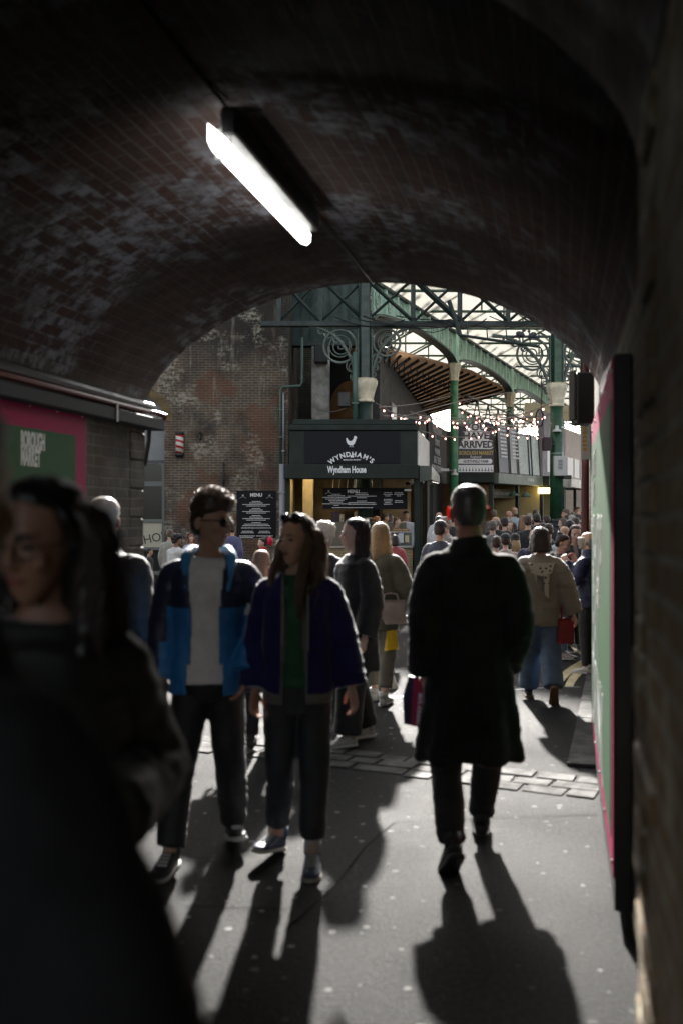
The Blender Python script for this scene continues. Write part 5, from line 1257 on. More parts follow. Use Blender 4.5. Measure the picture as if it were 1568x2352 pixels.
        if collar == 'hood': g_.ell((0, .085, 1.455), .125, .06, .055, 14, 8)
        up(g_); fin(g_)
        f0 = fold(amp, 9, 5, sd + t * 50)
        def df(c_):
            v = f0(c_)
            if hemfold and c_.z < 1.0 * S:
                th = math.atan2(c_.y, c_.x); v += hemfold * (1.0 * S - c_.z) * math.sin(th * 7 + sd + math.sin(th * 2) * 1.5)
            return v
        me = vox(g_, vs * S * .85, 2, df)
        if opening:
            bm = bmesh.new(); bm.from_mesh(me); dl = []
            for f in bm.faces:
                c_ = f.calc_center_median() / S; ww = opening(c_.z)
                if c_.y < -.01 and abs(c_.x + .01) < ww: dl.append(f)
            bmesh.ops.delete(bm, geom=dl, context='FACES'); 
            # drop the floating scraps of the underside
            bm.to_mesh(me); bm.free()
        if m2f:
            me.materials.clear()
        o = put(me, nm, None, body)
        me.materials.append(cloth(c, nm_m, sheen, rough))
        if m2:
            me.materials.append(cloth(m2, nm_m, sheen, rough))
            for p in me.polygons:
                if m2f(p.center / S): p.material_index = 1
        if opening: sm = o.modifiers.new('s', 'SOLIDIFY'); sm.thickness = .010; sm.offset = -1
        return o
    if tee:
        o_t = garment('t_shirt' if tee.get('slv', 1) else 'top', tee.get('t', .008), tee.get('hem', .86), tee['c'], slv=tee.get('slv', .2), neckz=tee.get('neckz', 1.45), amp=.006, sheen=.05)
    if inner: garment(inner.get('name', 'hoodie'), inner.get('t', .018), inner.get('hem', .80), inner['c'], slv=.96, opening=inner.get('opening'), collar=inner.get('collar'), amp=.007)
    if top:
        kw = dict(top); nm = kw.pop('name', 'jacket'); t = kw.pop('t', .022); hem = kw.pop('hem', .80); c = kw.pop('c'); garment(nm, t, hem, c, **kw)
    # ------------------------------------------------ hair and headwear
    def hobj(mb_, nm, m_, v=None, amp=.004, fr=60, sm=1):
        xf(mb_, HM, 0); up(mb_); fin(mb_)
        def df(c_): return amp * (noise.noise(c_ * fr) + .7 * noise.noise(c_ * fr * 2.3)) if amp else 0
        return put(vox(mb_, v or vs * .75, sm, df if amp else None), nm, m_, body)
    hm = hair_mat(hc); rnd = random.Random(int(abs(x) * 1000 + Y * 10))
    def strands(mb_, n, fn, r=.0022, seg=4):
        for i in range(n):
            pts = fn(rnd); k = len(pts); mb_.tube(pts, [r * (1 - .75 * j / (k - 1)) for j in range(k)], seg)
    if hair in ('short', 'buzz', 'tall', 'curly', 'balding'):
        h_ = MB(); base = HC.get(hair, HC['short'])
        if hair == 'balding': base = [(.045, .055, .045, .03), (.07, .048, .066, .048), (.10, .040, .078, .060), (.13, .036, .082, .068), (.15, .034, .079, .068)]
        if hair == 'curly': base = [(z, y, rx * 1.12 + .004, ry * 1.10 + .004) for (z, y, rx, ry) in HC['tall']]
        loft(h_, [(0, y, z, rx * (.97 if fem else 1.0), ry) for (z, y, rx, ry) in base], 22)
        hobj(h_, 'hair', hm, amp={'short': .004, 'buzz': .001, 'tall': .009, 'curly': .016, 'balding': .002}[hair], fr={'tall': 32, 'curly': 38}.get(hair, 55))
    elif hair in ('long', 'ponytail', 'bob', 'bun', 'longwavy', 'straightback'):
        h_ = MB(); loft(h_, [(0, y, z, rx * 1.0, ry) for (z, y, rx, ry) in HC['longcap']], 22)
        if hair in ('long', 'longwavy', 'straightback', 'bob'):
            L_ = {'long': -.20, 'longwavy': -.22, 'straightback': -.26, 'bob': -.02}[hair]
            loft(h_, [(0, .045, .20, .07, .06), (0, .045, .12, .088, .062), (0, .05, .04, .092, .058), (0, .058, -.04 if L_ < -.04 else .0, .095, .052), (0, .062, L_ * .6, .098, .040), (0, .060, L_, .08, .025)], 18, 2.4)
            if hair != 'straightback':
                for s in (-1, 1):
                    w_ = .012 if hair == 'longwavy' else .0
                    limb(h_, [(s * .04, -.03, .215), (s * .080, -.008, .15), (s * .088 + s * w_, .012, .06), (s * .096, .005, -.03 if L_ < -.04 else .0)] + ([(s * .102, -.035, -.12), (s * .088, -.055, -.20)] if L_ < -.04 else []), [.016, .022, .024, .028] + ([.028, .012] if L_ < -.04 else []), 10)
        if hair == 'ponytail': limb(h_, [(0, .09, .17), (0, .135, .15), (0, .14, .05), (0, .12, -.08)], [.03, .034, .030, .012], 10)
        if hair == 'bun': h_.ell((0, .085, .225), .045, .045, .042, 12, 8)
        hobj(h_, 'hair', hm, amp=.005 if hair != 'longwavy' else .009, fr=40)
    elif hair in ('cap', 'beanie', 'hood'):
        h_ = MB(); loft(h_, [(0, y, z, rx, ry) for (z, y, rx, ry) in HC['short'][:6]], 22); hobj(h_, 'hair', hair_mat((.05, .03, .02)), amp=.003)
        cpm = cloth((.018, .018, .022), 'hat_cloth'); h_ = MB()
        if hair == 'cap':
            loft(h_, [(0, .008, .155, .086, .104), (0, .008, .18, .087, .106), (0, .006, .215, .080, .098), (0, .008, .243, .055, .07), (0, .008, .256, .015, .02)], 22)
            h_.ell((0, -.115, .162), .065, .075, .010, 14, 6)
        else: loft(h_, [(0, .012, .13, .086, .100), (0, .010, .15, .091, .108), (0, .008, .20, .087, .104), (0, .01, .245, .062, .075), (0, .012, .268, .02, .025)], 22)
        hobj(h_, 'cap' if hair == 'cap' else 'beanie', cpm, amp=.002)
    if eyes:
        e_ = MB()
        for s in (-1, 1): e_.ell((s * .030, -.0885, .117), .013, .009, .0055, 10, 6)
        xf(e_, HM, 0); up(e_); fin(e_); e_.build('eyes', mat('dark_eye', (.02, .014, .01), .2), body, True)
        e_ = MB()
        for s in (-1, 1): e_.tube([(s * .014, -.100, .138), (s * .030, -.098, .144), (s * .046, -.084, .139)], [.0035, .004, .002], 6)
        xf(e_, HM, 0); up(e_); fin(e_); e_.build('eyebrows', hm, body, True)
        e_ = MB(); e_.ell((0, -.0955, .0535), .022, .006, .004, 10, 6); e_.ell((0, -.094, .0465), .018, .006, .005, 10, 6)
        xf(e_, HM, 0); up(e_); fin(e_); e_.build('lips', mat('lips', (.30, .09, .075) , .4), body, True)
    body['_J'] = 0; del body['_J']
    return body, J, HM, LM, SM, up, fin, strands, hm
# ---------------------------------------------------------------- the man in the long black coat
HV = .0105
hx, hY = PX(1076, 4.85), 4.85
r_ = person('man in a long black overcoat walking away, seen from behind, grey cropped hair', hx, hY, 180, 1.80, hair='buzz', hc=(.10, .095, .09), skin=(.50, .25, .18), vs=HV, build=1.0, head=(4, 4, 0), hs=1.05, nk=1.12,
       top=dict(name='overcoat', t=.026, hem=.475, c=(.006, .006, .007), rough=.92, flare=.13, slw=.012, collar='low', hemfold=.028, amp=.012, sheen=.16, nm_m='wool_overcoat', boxy=1.0),
       pants=(.010, .010, .011), pantw=.018, shoes=(.010, .010, .010), sole=(.02, .02, .02),
       arms={1: ((.050, .06, -.28), (.035, .0, -.51)), -1: ((-.055, .06, -.28), (-.02, -.06, -.49))},
       legs={1: ((.01, .02, -.41), (.01, .25, -.77)), -1: ((-.015, -.14, -.40), (.0, -.30, -.80))}, foot={1: (8, 38), -1: (-6, -6)}, stance=.10)
ear = MB(); ear.ell((.094, .014, .108), .006, .020, .034, 10, 8, Matrix.Rotation(-.5, 3, 'Z')); xf(ear, r_[2], 0); xf(ear, r_[4], 0); ear.build('ear', translucent(mat('backlit_ear_skin', (.6, .12, .08), .5), (1, .10, .08), .45), r_[0], True)
ear = MB(); ear.ell((-.090, .014, .108), .006, .020, .034, 10, 8, Matrix.Rotation(.5, 3, 'Z')); xf(ear, r_[2], 0); xf(ear, r_[4], 0); ear.build('ear', skin_mat((.50, .25, .18)), r_[0], True)
vent = MB(); vent.tube([(0, .165, .56), (.0, .155, .9)], .004, 5); vent.build('back_seam', mat('coat_seam', (.004, .004, .004), .9), r_[0])
# his carrier bag
bg_ = thing('carrier_bag', 'navy and red carrier bag in the hand of the man in the overcoat', 'bag', P(962, 1545, 5.0), R(-58))
b_ = MB(); Wb, Hb = .20, .26
pts = [(-.05, -.02), (.05, -.02), (.09, -Hb * .4), (.11, -Hb), (-.09, -Hb - .01), (-.10, -Hb * .5)]
b_.prism([(x, -.03, z) for x, z in pts], (0, .06, 0)); b_.build('navy_body', mat('navy_bag', (.012, .010, .03), .4), bg_)
b2 = MB(); b2.prism([(x, -.037, z) for x, z in [(.0, -.03), (.05, -.02), (.09, -Hb * .4), (.11, -Hb + .003), (-.02, -Hb), (-.01, -Hb * .5)]], (0, .006, 0)); b2.prism([(x, .031, z) for x, z in [(.0, -.03), (.05, -.02), (.09, -Hb * .4), (.11, -Hb + .003), (-.02, -Hb), (-.01, -Hb * .5)]], (0, .006, 0)); b2.build('red_panel', mat('red_bag', (.34, .012, .05), .35), bg_)
text('en.com', .055, M_WHITE, bg_, (.055, -.039, -.17), roll=R(-98), xs=1.0, ext=.0008, bold=.001)
b3 = MB(); b3.tube([(-.04, 0, -.03), (-.02, 0, .05), (.02, 0, .05), (.04, 0, -.03)], .006, 6); b3.build('handle', mat('navy_bag', (.012, .010, .03), .4), bg_)

# ---------------------------------------------------------------- man in the blue jacket
hx, hY = PX(480, 4.90), 4.90
def yoke(c): return (c.z > 1.22) or abs(c.x) > .235 or (c.z > 1.05 and abs(c.x) > .20)
r_ = person('man in sunglasses and open blue jacket over a white t-shirt, head turned aside', hx, hY, 4, 1.75, hair='tall', hc=(.07, .045, .03), skin=(.52, .31, .22), vs=HV, build=.95, head=(58, 2, 4), eyes=True, neck=.012,
       tee=dict(c=(.80, .76, .74), hem=.85, t=.020, slv=.2, neckz=1.43),
       top=dict(name='jacket', t=.034, hem=.80, c=(.022, .18, .46), m2=(.012, .018, .055), m2f=yoke, slw=.012, flare=.08, opening=lambda z: .070 + .035 * max(0, (z - 1.2) * 3.0) + (.02 if z < .95 else 0), amp=.011, sheen=.2, nm_m='shell_jacket', rough=.5),
       pants=(.010, .010, .012), pantw=.022, shoes=(.012, .012, .016), sole=(.50, .50, .48),
       arms={1: ((.075, .05, -.27), (.02, -.12, -.50)), -1: ((-.06, .04, -.28), (-.06, -.02, -.53))},
       legs={1: ((.02, -.05, -.42), (.03, .14, -.795)), -1: ((-.05, -.06, -.42), (-.085, -.20, -.825))}, foot={1: (10, -14), -1: (-12, 0)}, stance=.085)
body, J, HM, LM, SM, up, fin, strands, hm = r_
# collar standing open
cl_ = MB()
for s in (-1, 1): limb(cl_, [(s * .02, .085, 1.47), (s * .085, .05, 1.485), (s * .108, -.03, 1.455), (s * .105, -.085, 1.38), (s * .098, -.11, 1.29)], [.028, .034, .032, .024, .012], 10)
fin(cl_); put(vox(cl_, .009, 2), 'collar', cloth((.03, .22, .50), 'shell_jacket', .2, .5), body)
# curls catching the light
h_ = MB()
def curl(r):
    a = r.uniform(0, 6.28); e = r.uniform(.62, 1.45); p = Vector((.070 * math.cos(a) * math.cos(e), -.004 + .098 * math.sin(a) * math.cos(e), .185 + .075 * math.sin(e)))
    n = Vector((math.cos(a) * math.cos(e), math.sin(a) * math.cos(e), math.sin(e) + .25)).normalized(); t = n.orthogonal().normalized(); b = n.cross(t); ph = r.uniform(0, 6.28); rr_ = r.uniform(.008, .014); L_ = r.uniform(.015, .042)
    return [p + n * (L_ * i / 7) + (t * math.cos(ph + i * .9) + b * math.sin(ph + i * .9)) * rr_ * (.3 + i / 10) for i in range(8)]
strands(h_, 760, curl, .0042)
for q_ in ((-.02, -.085, .235), (.02, -.10, .225), (.0, -.06, .258), (.03, -.06, .245), (-.04, -.03, .25)): h_.ell(q_, .026, .026, .020, 8, 6)
xf(h_, HM, 0); fin(h_); h_.build('curls', hair_mat((.30, .20, .13)), body, True)
g_ = MB()
for s in (-1, 1):
    i0 = len(g_.v); g_.ell((0, 0, 0), .027, .006, .021, 16, 8); xf(g_, Matrix.Translation((s * .033, -.105, .116)) @ Matrix.Rotation(s * .30, 4, 'Z'), i0)
    g_.tube([(s * .058, -.098, .124), (s * .078, -.05, .124), (s * .080, .012, .120), (s * .078, .03, .105)], .0035, 6)
g_.tube([(-.01, -.113, .121), (.01, -.113, .121)], .003, 6)
xf(g_, HM, 0); fin(g_); g_.build('sunglasses', mat('black_acetate', (.008, .008, .009), .12), body, True)

# ---------------------------------------------------------------- woman in the navy fleece
hx, hY = PX(684, 4.78), 4.78
r_ = person('woman in a navy fleece over a grey hoodie and green top, sunglasses pushed up', hx, hY, -2, 1.655, hair='longwavy', hc=(.045, .022, .012), skin=(.60, .36, .25), fem=True, vs=HV, head=(-34, -3, -4), eyes=True,
       tee=dict(c=(.010, .085, .034), hem=.90, t=.010, slv=0, neckz=1.30), 
       inner=dict(c=(.15, .15, .145), t=.022, hem=.82, opening=lambda z: .050 + .01 * math.sin(z * 9)),
       top=dict(name='fleece', t=.030, hem=.875, c=(.014, .010, .095), slw=.020, opening=lambda z: .068 + .02 * max(0, 1.05 - z), amp=.010, sheen=1.0, nm_m='fleece_pile', rough=.95, boxy=1.0),
       pants=(.030, .034, .042), pantw=.018, shoes=(.03, .05, .11), sole=(.38, .36, .32), socks=(.5, .5, .5), low=True,
       arms={1: ((.065, .05, -.27), (.115, .0, -.50)), -1: ((-.045, .06, -.28), (-.06, -.02, -.52))},
       legs={1: ((.0, -.07, -.42), (-.005, -.10, -.825)), -1: ((.0, -.03, -.41), (-.035, .10, -.80))}, foot={1: (2, 0), -1: (-22, -14)}, stance=.085)
body, J, HM, LM, SM, up, fin, strands, hm = r_
body_skin = body
h_ = MB()
def lock(r):
    s = r.choice((-1, 1)); a = r.uniform(.2, 1.5); x0 = s * r.uniform(.02, .07); y0 = r.uniform(-.01, .09); z0 = .235 - abs(x0) * .5 - abs(y0) * .3
    L_ = r.uniform(.26, .46); ph = r.uniform(0, 6.28); out = r.uniform(.088, .125); yb_ = max(.004, y0 * .9 + r.uniform(-.02, .02))
    pts = [Vector((x0, y0, z0)), Vector((s * out * .88, yb_, .16))]
    for i in range(1, 8): t = i / 7; pts.append(Vector((s * (out + .018 * math.sin(ph + t * 9)), yb_ - (.055 * t * t if y0 < .04 else 0) + .010 * math.cos(ph + t * 8), .16 - L_ * t)))
    return pts
strands(h_, 420, lock, .0030)
def front(r):
    s = r.choice((-1, 1)); w_ = r.uniform(-.022, .022); ph = r.uniform(0, 6.28); L_ = r.uniform(.30, .44)
    return [Vector((s * r.uniform(.01, .05), r.uniform(-.01, .05), .240)), Vector((s * .086, r.uniform(-.03, .01), .15))] + [Vector((s * (.094 + w_ * .6 + .012 * math.sin(ph + t)), -.01 - .105 * min(1, t / 5) + w_ * .3, .15 - L_ * t / 7)) for t in range(1, 8)]
strands(h_, 240, front, .0030)
xf(h_, HM, 0); fin(h_); h_.build('hair_locks', hair_mat((.17, .10, .055)), body, True)
g_ = MB()
for s in (-1, 1):
    g_.ell((s * .035, -.052, .236), .030, .020, .022, 14, 8); g_.tube([(s * .062, -.045, .235), (s * .084, .0, .20), (s * .082, .03, .15)], .003, 6)
g_.tube([(-.01, -.07, .24), (.01, -.07, .24)], .003, 6)
xf(g_, HM, 0); fin(g_); g_.build('sunglasses', mat('black_acetate', (.008, .008, .009), .12), body, True)
dr_ = MB()
for s, l in ((-1, .24), (1, .27)): dr_.tube([(s * .062, -.135, 1.36), (s * .064, -.155, 1.2), (s * .062, -.158, 1.36 - l)], .0045, 6)
fin(dr_); dr_.build('drawstring', mat('grey_cord', (.28, .28, .26), .8), body)

# ---------------------------------------------------------------- dark-haired woman in profile
hx, hY = PX(815, 7.3), 7.3
r_ = person('pale woman in profile with long dark hair and a long black coat', hx, hY, -62, 1.64, hair='straightback', hc=(.018, .010, .008), skin=SKL, fem=True, vs=.013, head=(-24, -2, 0), eyes=True,
       top=dict(name='coat', t=.040, hem=.58, c=(.012, .012, .013), flare=.06, slw=.02, amp=.010, sheen=.4, hemfold=.015), pants=(.010, .010, .011), pantw=.055, shoes=(.5, .48, .45), sole=(.5, .5, .5),
       legs={1: ((.0, -.08, -.42), (.0, -.12, -.82)), -1: ((.0, .03, -.42), (.0, .14, -.81))})
body, J, HM, LM, SM, up, fin, strands, hm = r_
h_ = MB()
def lk(r):
    s = r.choice((-1, 1)); x0 = s * r.uniform(.0, .07); y0 = r.uniform(-.03, .10); out = .07 + r.uniform(0, .028); yb_ = .03 + r.uniform(-.03, .08); L_ = r.uniform(.3, .48); ph = r.uniform(0, 6.28)
    return [Vector((x0, y0, .245 - abs(x0) * .4)), Vector((s * out, yb_, .16))] + [Vector((s * out * (1 + .1 * math.sin(ph + t)), yb_ + .01 * math.sin(ph + t * 2), .16 - L_ * t / 4)) for t in range(1, 5)]
strands(h_, 260, lk, .0035); xf(h_, HM, 0); fin(h_); h_.build('hair_locks', hair_mat((.05, .025, .018)), body, True)

# ---------------------------------------------------------------- woman with shopping bags behind her
hx, hY = PX(872, 8.9), 8.9
r_ = person('blonde woman in an olive jacket carrying a tote over her forearm', hx, hY, 160, 1.60, hair='long', hc=(.42, .30, .17), skin=SKL, fem=True, vs=.014, head=(30, 4, 0),
       top=dict(name='jacket', t=.040, hem=.72, c=(.10, .10, .07), slw=.03, slv=.8, amp=.010, boxy=1), pants=(.16, .15, .12), pantw=.02, shoes=(.5, .5, .48), sole=(.3, .3, .3), low=True,
       arms={-1: ((-.10, -.02, -.28), (-.12, -.22, -.36)), 1: ((.05, .02, -.28), (.06, -.05, -.5))},
       legs={1: ((.0, -.08, -.42), (.0, -.12, -.82)), -1: ((.0, .03, -.42), (.0, .14, -.81))})
def bag(label, x, y0, y1, Y, w0, w1, th, c, name='tote_bag', rz=0, m=None, hl=.18, kind='bag', sag=.0):
    """soft bag: y0 top, y1 bottom in picture rows, w0/w1 width in metres at top and bottom"""
    o = thing(name, label, kind, P(x, y0, Y), R(rz)); h = PZ(y0, Y) - PZ(y1, Y)
    b = MB(); n = 6; vs = []
    for i in range(n + 1):
        f = i / n; w_ = w0 + (w1 - w0) * f; t_ = th * (.25 + .75 * math.sin(R(90) * min(1, f * 1.4)))
        for k in range(16):
            a = 2 * math.pi * k / 16; c_, s_ = math.cos(a), math.sin(a)
            vs.append((math.copysign(abs(c_) ** .6, c_) * w_ / 2 + sag * f * f, math.copysign(abs(s_) ** .6, s_) * t_ / 2 + .008 * math.sin(k * 2.3 + i), -h * f * (1 - .03 * c_)))
    b.add(vs, [(i * 16 + k, i * 16 + (k + 1) % 16, (i + 1) * 16 + (k + 1) % 16, (i + 1) * 16 + k) for i in range(n) for k in range(16)] + [tuple(range(16)), tuple(n * 16 + 15 - k for k in range(16))])
    b.build('body', m or cloth(c, 'bag_canvas', .1), o, True)
    hd_ = MB()
    for s in (-1, 1): hd_.tube([(-w0 * .28, s * th * .1, -.01), (-w0 * .22, s * .01, hl * .8), (0, 0, hl), (w0 * .22, s * .01, hl * .8), (w0 * .28, s * th * .1, -.01)], .008, 6)
    hd_.build('handle', m or cloth(c, 'bag_canvas', .1), o)
    return o
bag('beige canvas tote hanging from the forearm of the woman in olive', 897, 1378, 1432, 8.75, .24, .20, .10, (.36, .30, .27), hl=.06, sag=.05)
bag('bright yellow carrier bag hanging below the beige tote', 898, 1424, 1492, 8.8, .06, .13, .07, (.75, .50, .01), name='carrier_bag', rz=20, m=mat('yellow_plastic', (.80, .52, .005), .4), hl=.10)
bag('crumpled white translucent bag lying on the road past the woman in olive', 893, 1545, 1600, 9.7, .08, .24, .2, (.6, .6, .57), name='plastic_bag', m=mat('white_plastic_film', (.62, .61, .57), .45), hl=.03)

# ---------------------------------------------------------------- woman with the spotted collar
hx, hY = PX(1240, 9.05), 9.05
r_ = person('woman walking away in a beige fleece coat with a spotted collar and baggy jeans', hx, hY, 172, 1.56, hair='bob', hc=(.035, .020, .013), skin=SK, fem=True, vs=.013, head=(0, 6, 0),
       top=dict(name='fleece_coat', t=.050, hem=.76, c=(.22, .19, .14), slw=.020, amp=.012, sheen=.6, boxy=1.5, nm_m='beige_pile'), pants=(.085, .13, .20), pantw=.050, shoes=(.02, .02, .02), sole=(.16, .09, .04),
       arms={-1: ((-.10, .04, -.27), (-.17, .02, -.50)), 1: ((.06, .04, -.28), (.06, .0, -.50))},
       legs={-1: ((-.01, .03, -.41), (-.03, .20, -.76)), 1: ((.01, -.08, -.42), (.02, -.16, -.82))}, foot={-1: (0, 62), 1: (0, 0)})
body, J, HM, LM, SM, up, fin, strands, hm = r_
def spots():
    m = bpy.data.materials.new('spotted_collar'); m.use_nodes = True; t = m.node_tree; b = t.nodes['Principled BSDF']; L = t.links.new
    tc = N(t, 'ShaderNodeTexCoord'); v = N(t, 'ShaderNodeTexVoronoi', i_Scale=26.0); L(tc.outputs['Object'], v.inputs['Vector'])
    l = N(t, 'ShaderNodeMath', operation='LESS_THAN'); L(v.outputs['Distance'], l.inputs[0]); l.inputs[1].default_value = .27
    mx = N(t, 'ShaderNodeMix', data_type='RGBA'); L(l.outputs[0], mx.inputs[0]); mx.inputs[6].default_value = (.46, .42, .33, 1); mx.inputs[7].default_value = (.02, .018, .015, 1); L(mx.outputs[2], b.inputs['Base Color']); b.inputs['Roughness'].default_value = .9; return m
c_ = MB(); c_.prism([(-.13, .150, 1.40), (.13, .150, 1.40), (.10, .172, 1.30), (.0, .178, 1.27), (-.10, .172, 1.30)], (0, .03, 0)); c_.prism([(-.075, .166, 1.28), (-.02, .168, 1.28), (-.035, .166, 1.08), (-.07, .160, 1.05)], (0, .035, 0)); c_.prism([(.045, .166, 1.31), (.08, .165, 1.31), (.05, .160, 1.20)], (0, .035, 0))
fin(c_); c_.build('spotted_collar', spots(), body)
bag('dark red shoulder bag at the side of the woman in the beige fleece', 1298, 1420, 1478, 8.95, .13, .16, .07, (.20, .012, .012), name='shoulder_bag', hl=.30)

# ---------------------------------------------------------------- trio at the right edge
hx, hY = PX(1318, 12.3), 12.3
person('smiling brown-haired woman in black facing the tunnel', hx, hY, 5, 1.56, hair='long', hc=(.055, .022, .014), skin=SKL, fem=True, vs=.014, head=(-6, 8, 4), eyes=True, tee=dict(c=(.3, .3, .3), t=.012, hem=.9), top=dict(name='coat', t=.035, hem=.7, c=(.012, .012, .013), opening=lambda z: .03 if z > 1.1 else 0, amp=.01), pants=(.014, .014, .016), pantw=.03, shoes=(.02, .02, .02))
hx, hY = PX(1289, 11.7), 11.7
person('dark-haired woman in a black jacket bowing her head beside the smiling woman', hx, hY, 62, 1.46, hair='bun', hc=(.03, .014, .010), skin=SKL, fem=True, vs=.014, head=(8, 26, 0), lean=-4, eyes=True, top=dict(name='jacket', t=.045, hem=.78, c=(.012, .012, .013), collar='hood', amp=.012), pants=(.20, .30, .42), pantw=.02, shoes=(.45, .38, .36), sole=(.5, .5, .5), arms={1: ((.05, -.06, -.27), (.02, -.26, -.34)), -1: ((-.05, -.06, -.27), (-.02, -.26, -.34))})
hx, hY = PX(1352, 10.6), 10.6
person('person in a navy quilted jacket and black trousers raising a cup, at the right wall', hx, hY, -128, 1.50, hair='balding', hc=(.30, .29, .28), skin=SK, vs=.014, head=(-10, 6, 0), top=dict(name='quilted_jacket', t=.040, hem=.82, c=(.018, .024, .075), amp=.014, collar='up', sheen=.1, rough=.5), pants=(.012, .012, .014), pantw=.015, shoes=(.55, .54, .5), sole=(.5, .5, .5), arms={1: ((.10, -.10, -.24), (.02, -.22, -.04)), -1: ((-.08, -.10, -.24), (-.0, -.24, -.03))})
cp = thing('paper_cup', 'white paper cup raised by the person in the navy jacket', 'cup', (PX(1334, 10.45), 10.45, 1.33)); MB().lathe([(.028, 0), (.038, .10), (.04, .102)], seg=14).build('cup', mat('white_paper', (.7, .7, .68), .6), cp, True); MB().lathe([(.041, .102), (.041, .112), (.03, .118)], seg=14).build('lid', mat('white_paper', (.7, .7, .68), .6), cp, True)

# ---------------------------------------------------------------- blurred people close on the left
hx, hY = PX(108, 2.05), 2.05
r_ = person('dark-haired woman with round glasses in a black jacket, close and out of focus', hx, hY, 14, 1.725, hair='long', hc=(.012, .009, .008), skin=(.34, .185, .125), fem=True, vs=HV, build=.93, head=(-34, 8, 0), eyes=True, neck=.01,
       top=dict(name='jacket', t=.030, hem=.80, c=(.012, .012, .012), slw=.014, amp=.014, sheen=.2, neckz=1.45, boxy=1.0), pants=(.01, .01, .01), arms={1: ((.075, .05, -.26), (-.02, -.20, -.30)), -1: ((-.05, .04, -.28), (-.05, -.02, -.5))})
body, J, HM, LM, SM, up, fin, strands, hm = r_
g_ = MB()
for s in (-1, 1):
    g_.tube([(s * .032 + .023 * math.cos(a), -.104 + abs(math.cos(a)) * .002, .116 + .021 * math.sin(a)) for a in [2 * math.pi * i / 20 for i in range(20)]], .0022, 5, closed=True); g_.tube([(s * .055, -.10, .12), (s * .078, -.04, .12), (s * .078, .01, .115)], .002, 5)
g_.tube([(-.01, -.106, .12), (.01, -.106, .12)], .002, 5); xf(g_, HM, 0); fin(g_); g_.build('glasses', mat('glasses_wire', (.02, .02, .02), .3), body)
h_ = MB(); strands(h_, 520, lock, .0035); xf(h_, HM, 0); fin(h_); h_.build('hair_locks', hair_mat((.06, .035, .025)), body, True)
ph_ = thing('phone', 'small bright phone held low by the close blurred woman', 'phone', P(328, 1748, 2.08), R(30)); MB().box(-.02, .02, -.004, .004, -.018, .018, .003).build('case', mat('white_plastic', (.75, .75, .75), .3), ph_); MB().box(-.017, .017, -.006, -.0045, -.015, .015).build('screen', M_GLASS, ph_)
hx, hY = -.472, 1.12
person('very close dark grey coated figure cut off by the left edge', hx, hY, 150, 1.80, hair='short', hc=(.012, .010, .009), skin=SKD, vs=.014, build=.95, head=(0, 0, 0), top=dict(name='coat', t=.030, hem=.5, c=(.009, .009, .010), slw=.03, flare=.12, amp=.014, collar='up', sheen=.0, rough=.95, boxy=2), pants=(.01, .01, .01), arms={-1: ((-.12, .0, -.27), (-.15, -.05, -.53)), 1: ((.1, .0, -.27), (.12, 0, -.53))})
hx, hY = PX(238, 5.5), 5.5
person('grey-haired man in a dark jacket, sun on his hair and shoulder, behind the blurred woman', hx, hY, 158, 1.755, hair='short', hc=(.50, .47, .44), skin=SK, vs=.013, build=1.2, head=(20, 6, 0), top=dict(name='jacket', t=.034, hem=.8, c=(.014, .012, .012), amp=.010, collar='up', sheen=.12), pants=(.012, .012, .014))
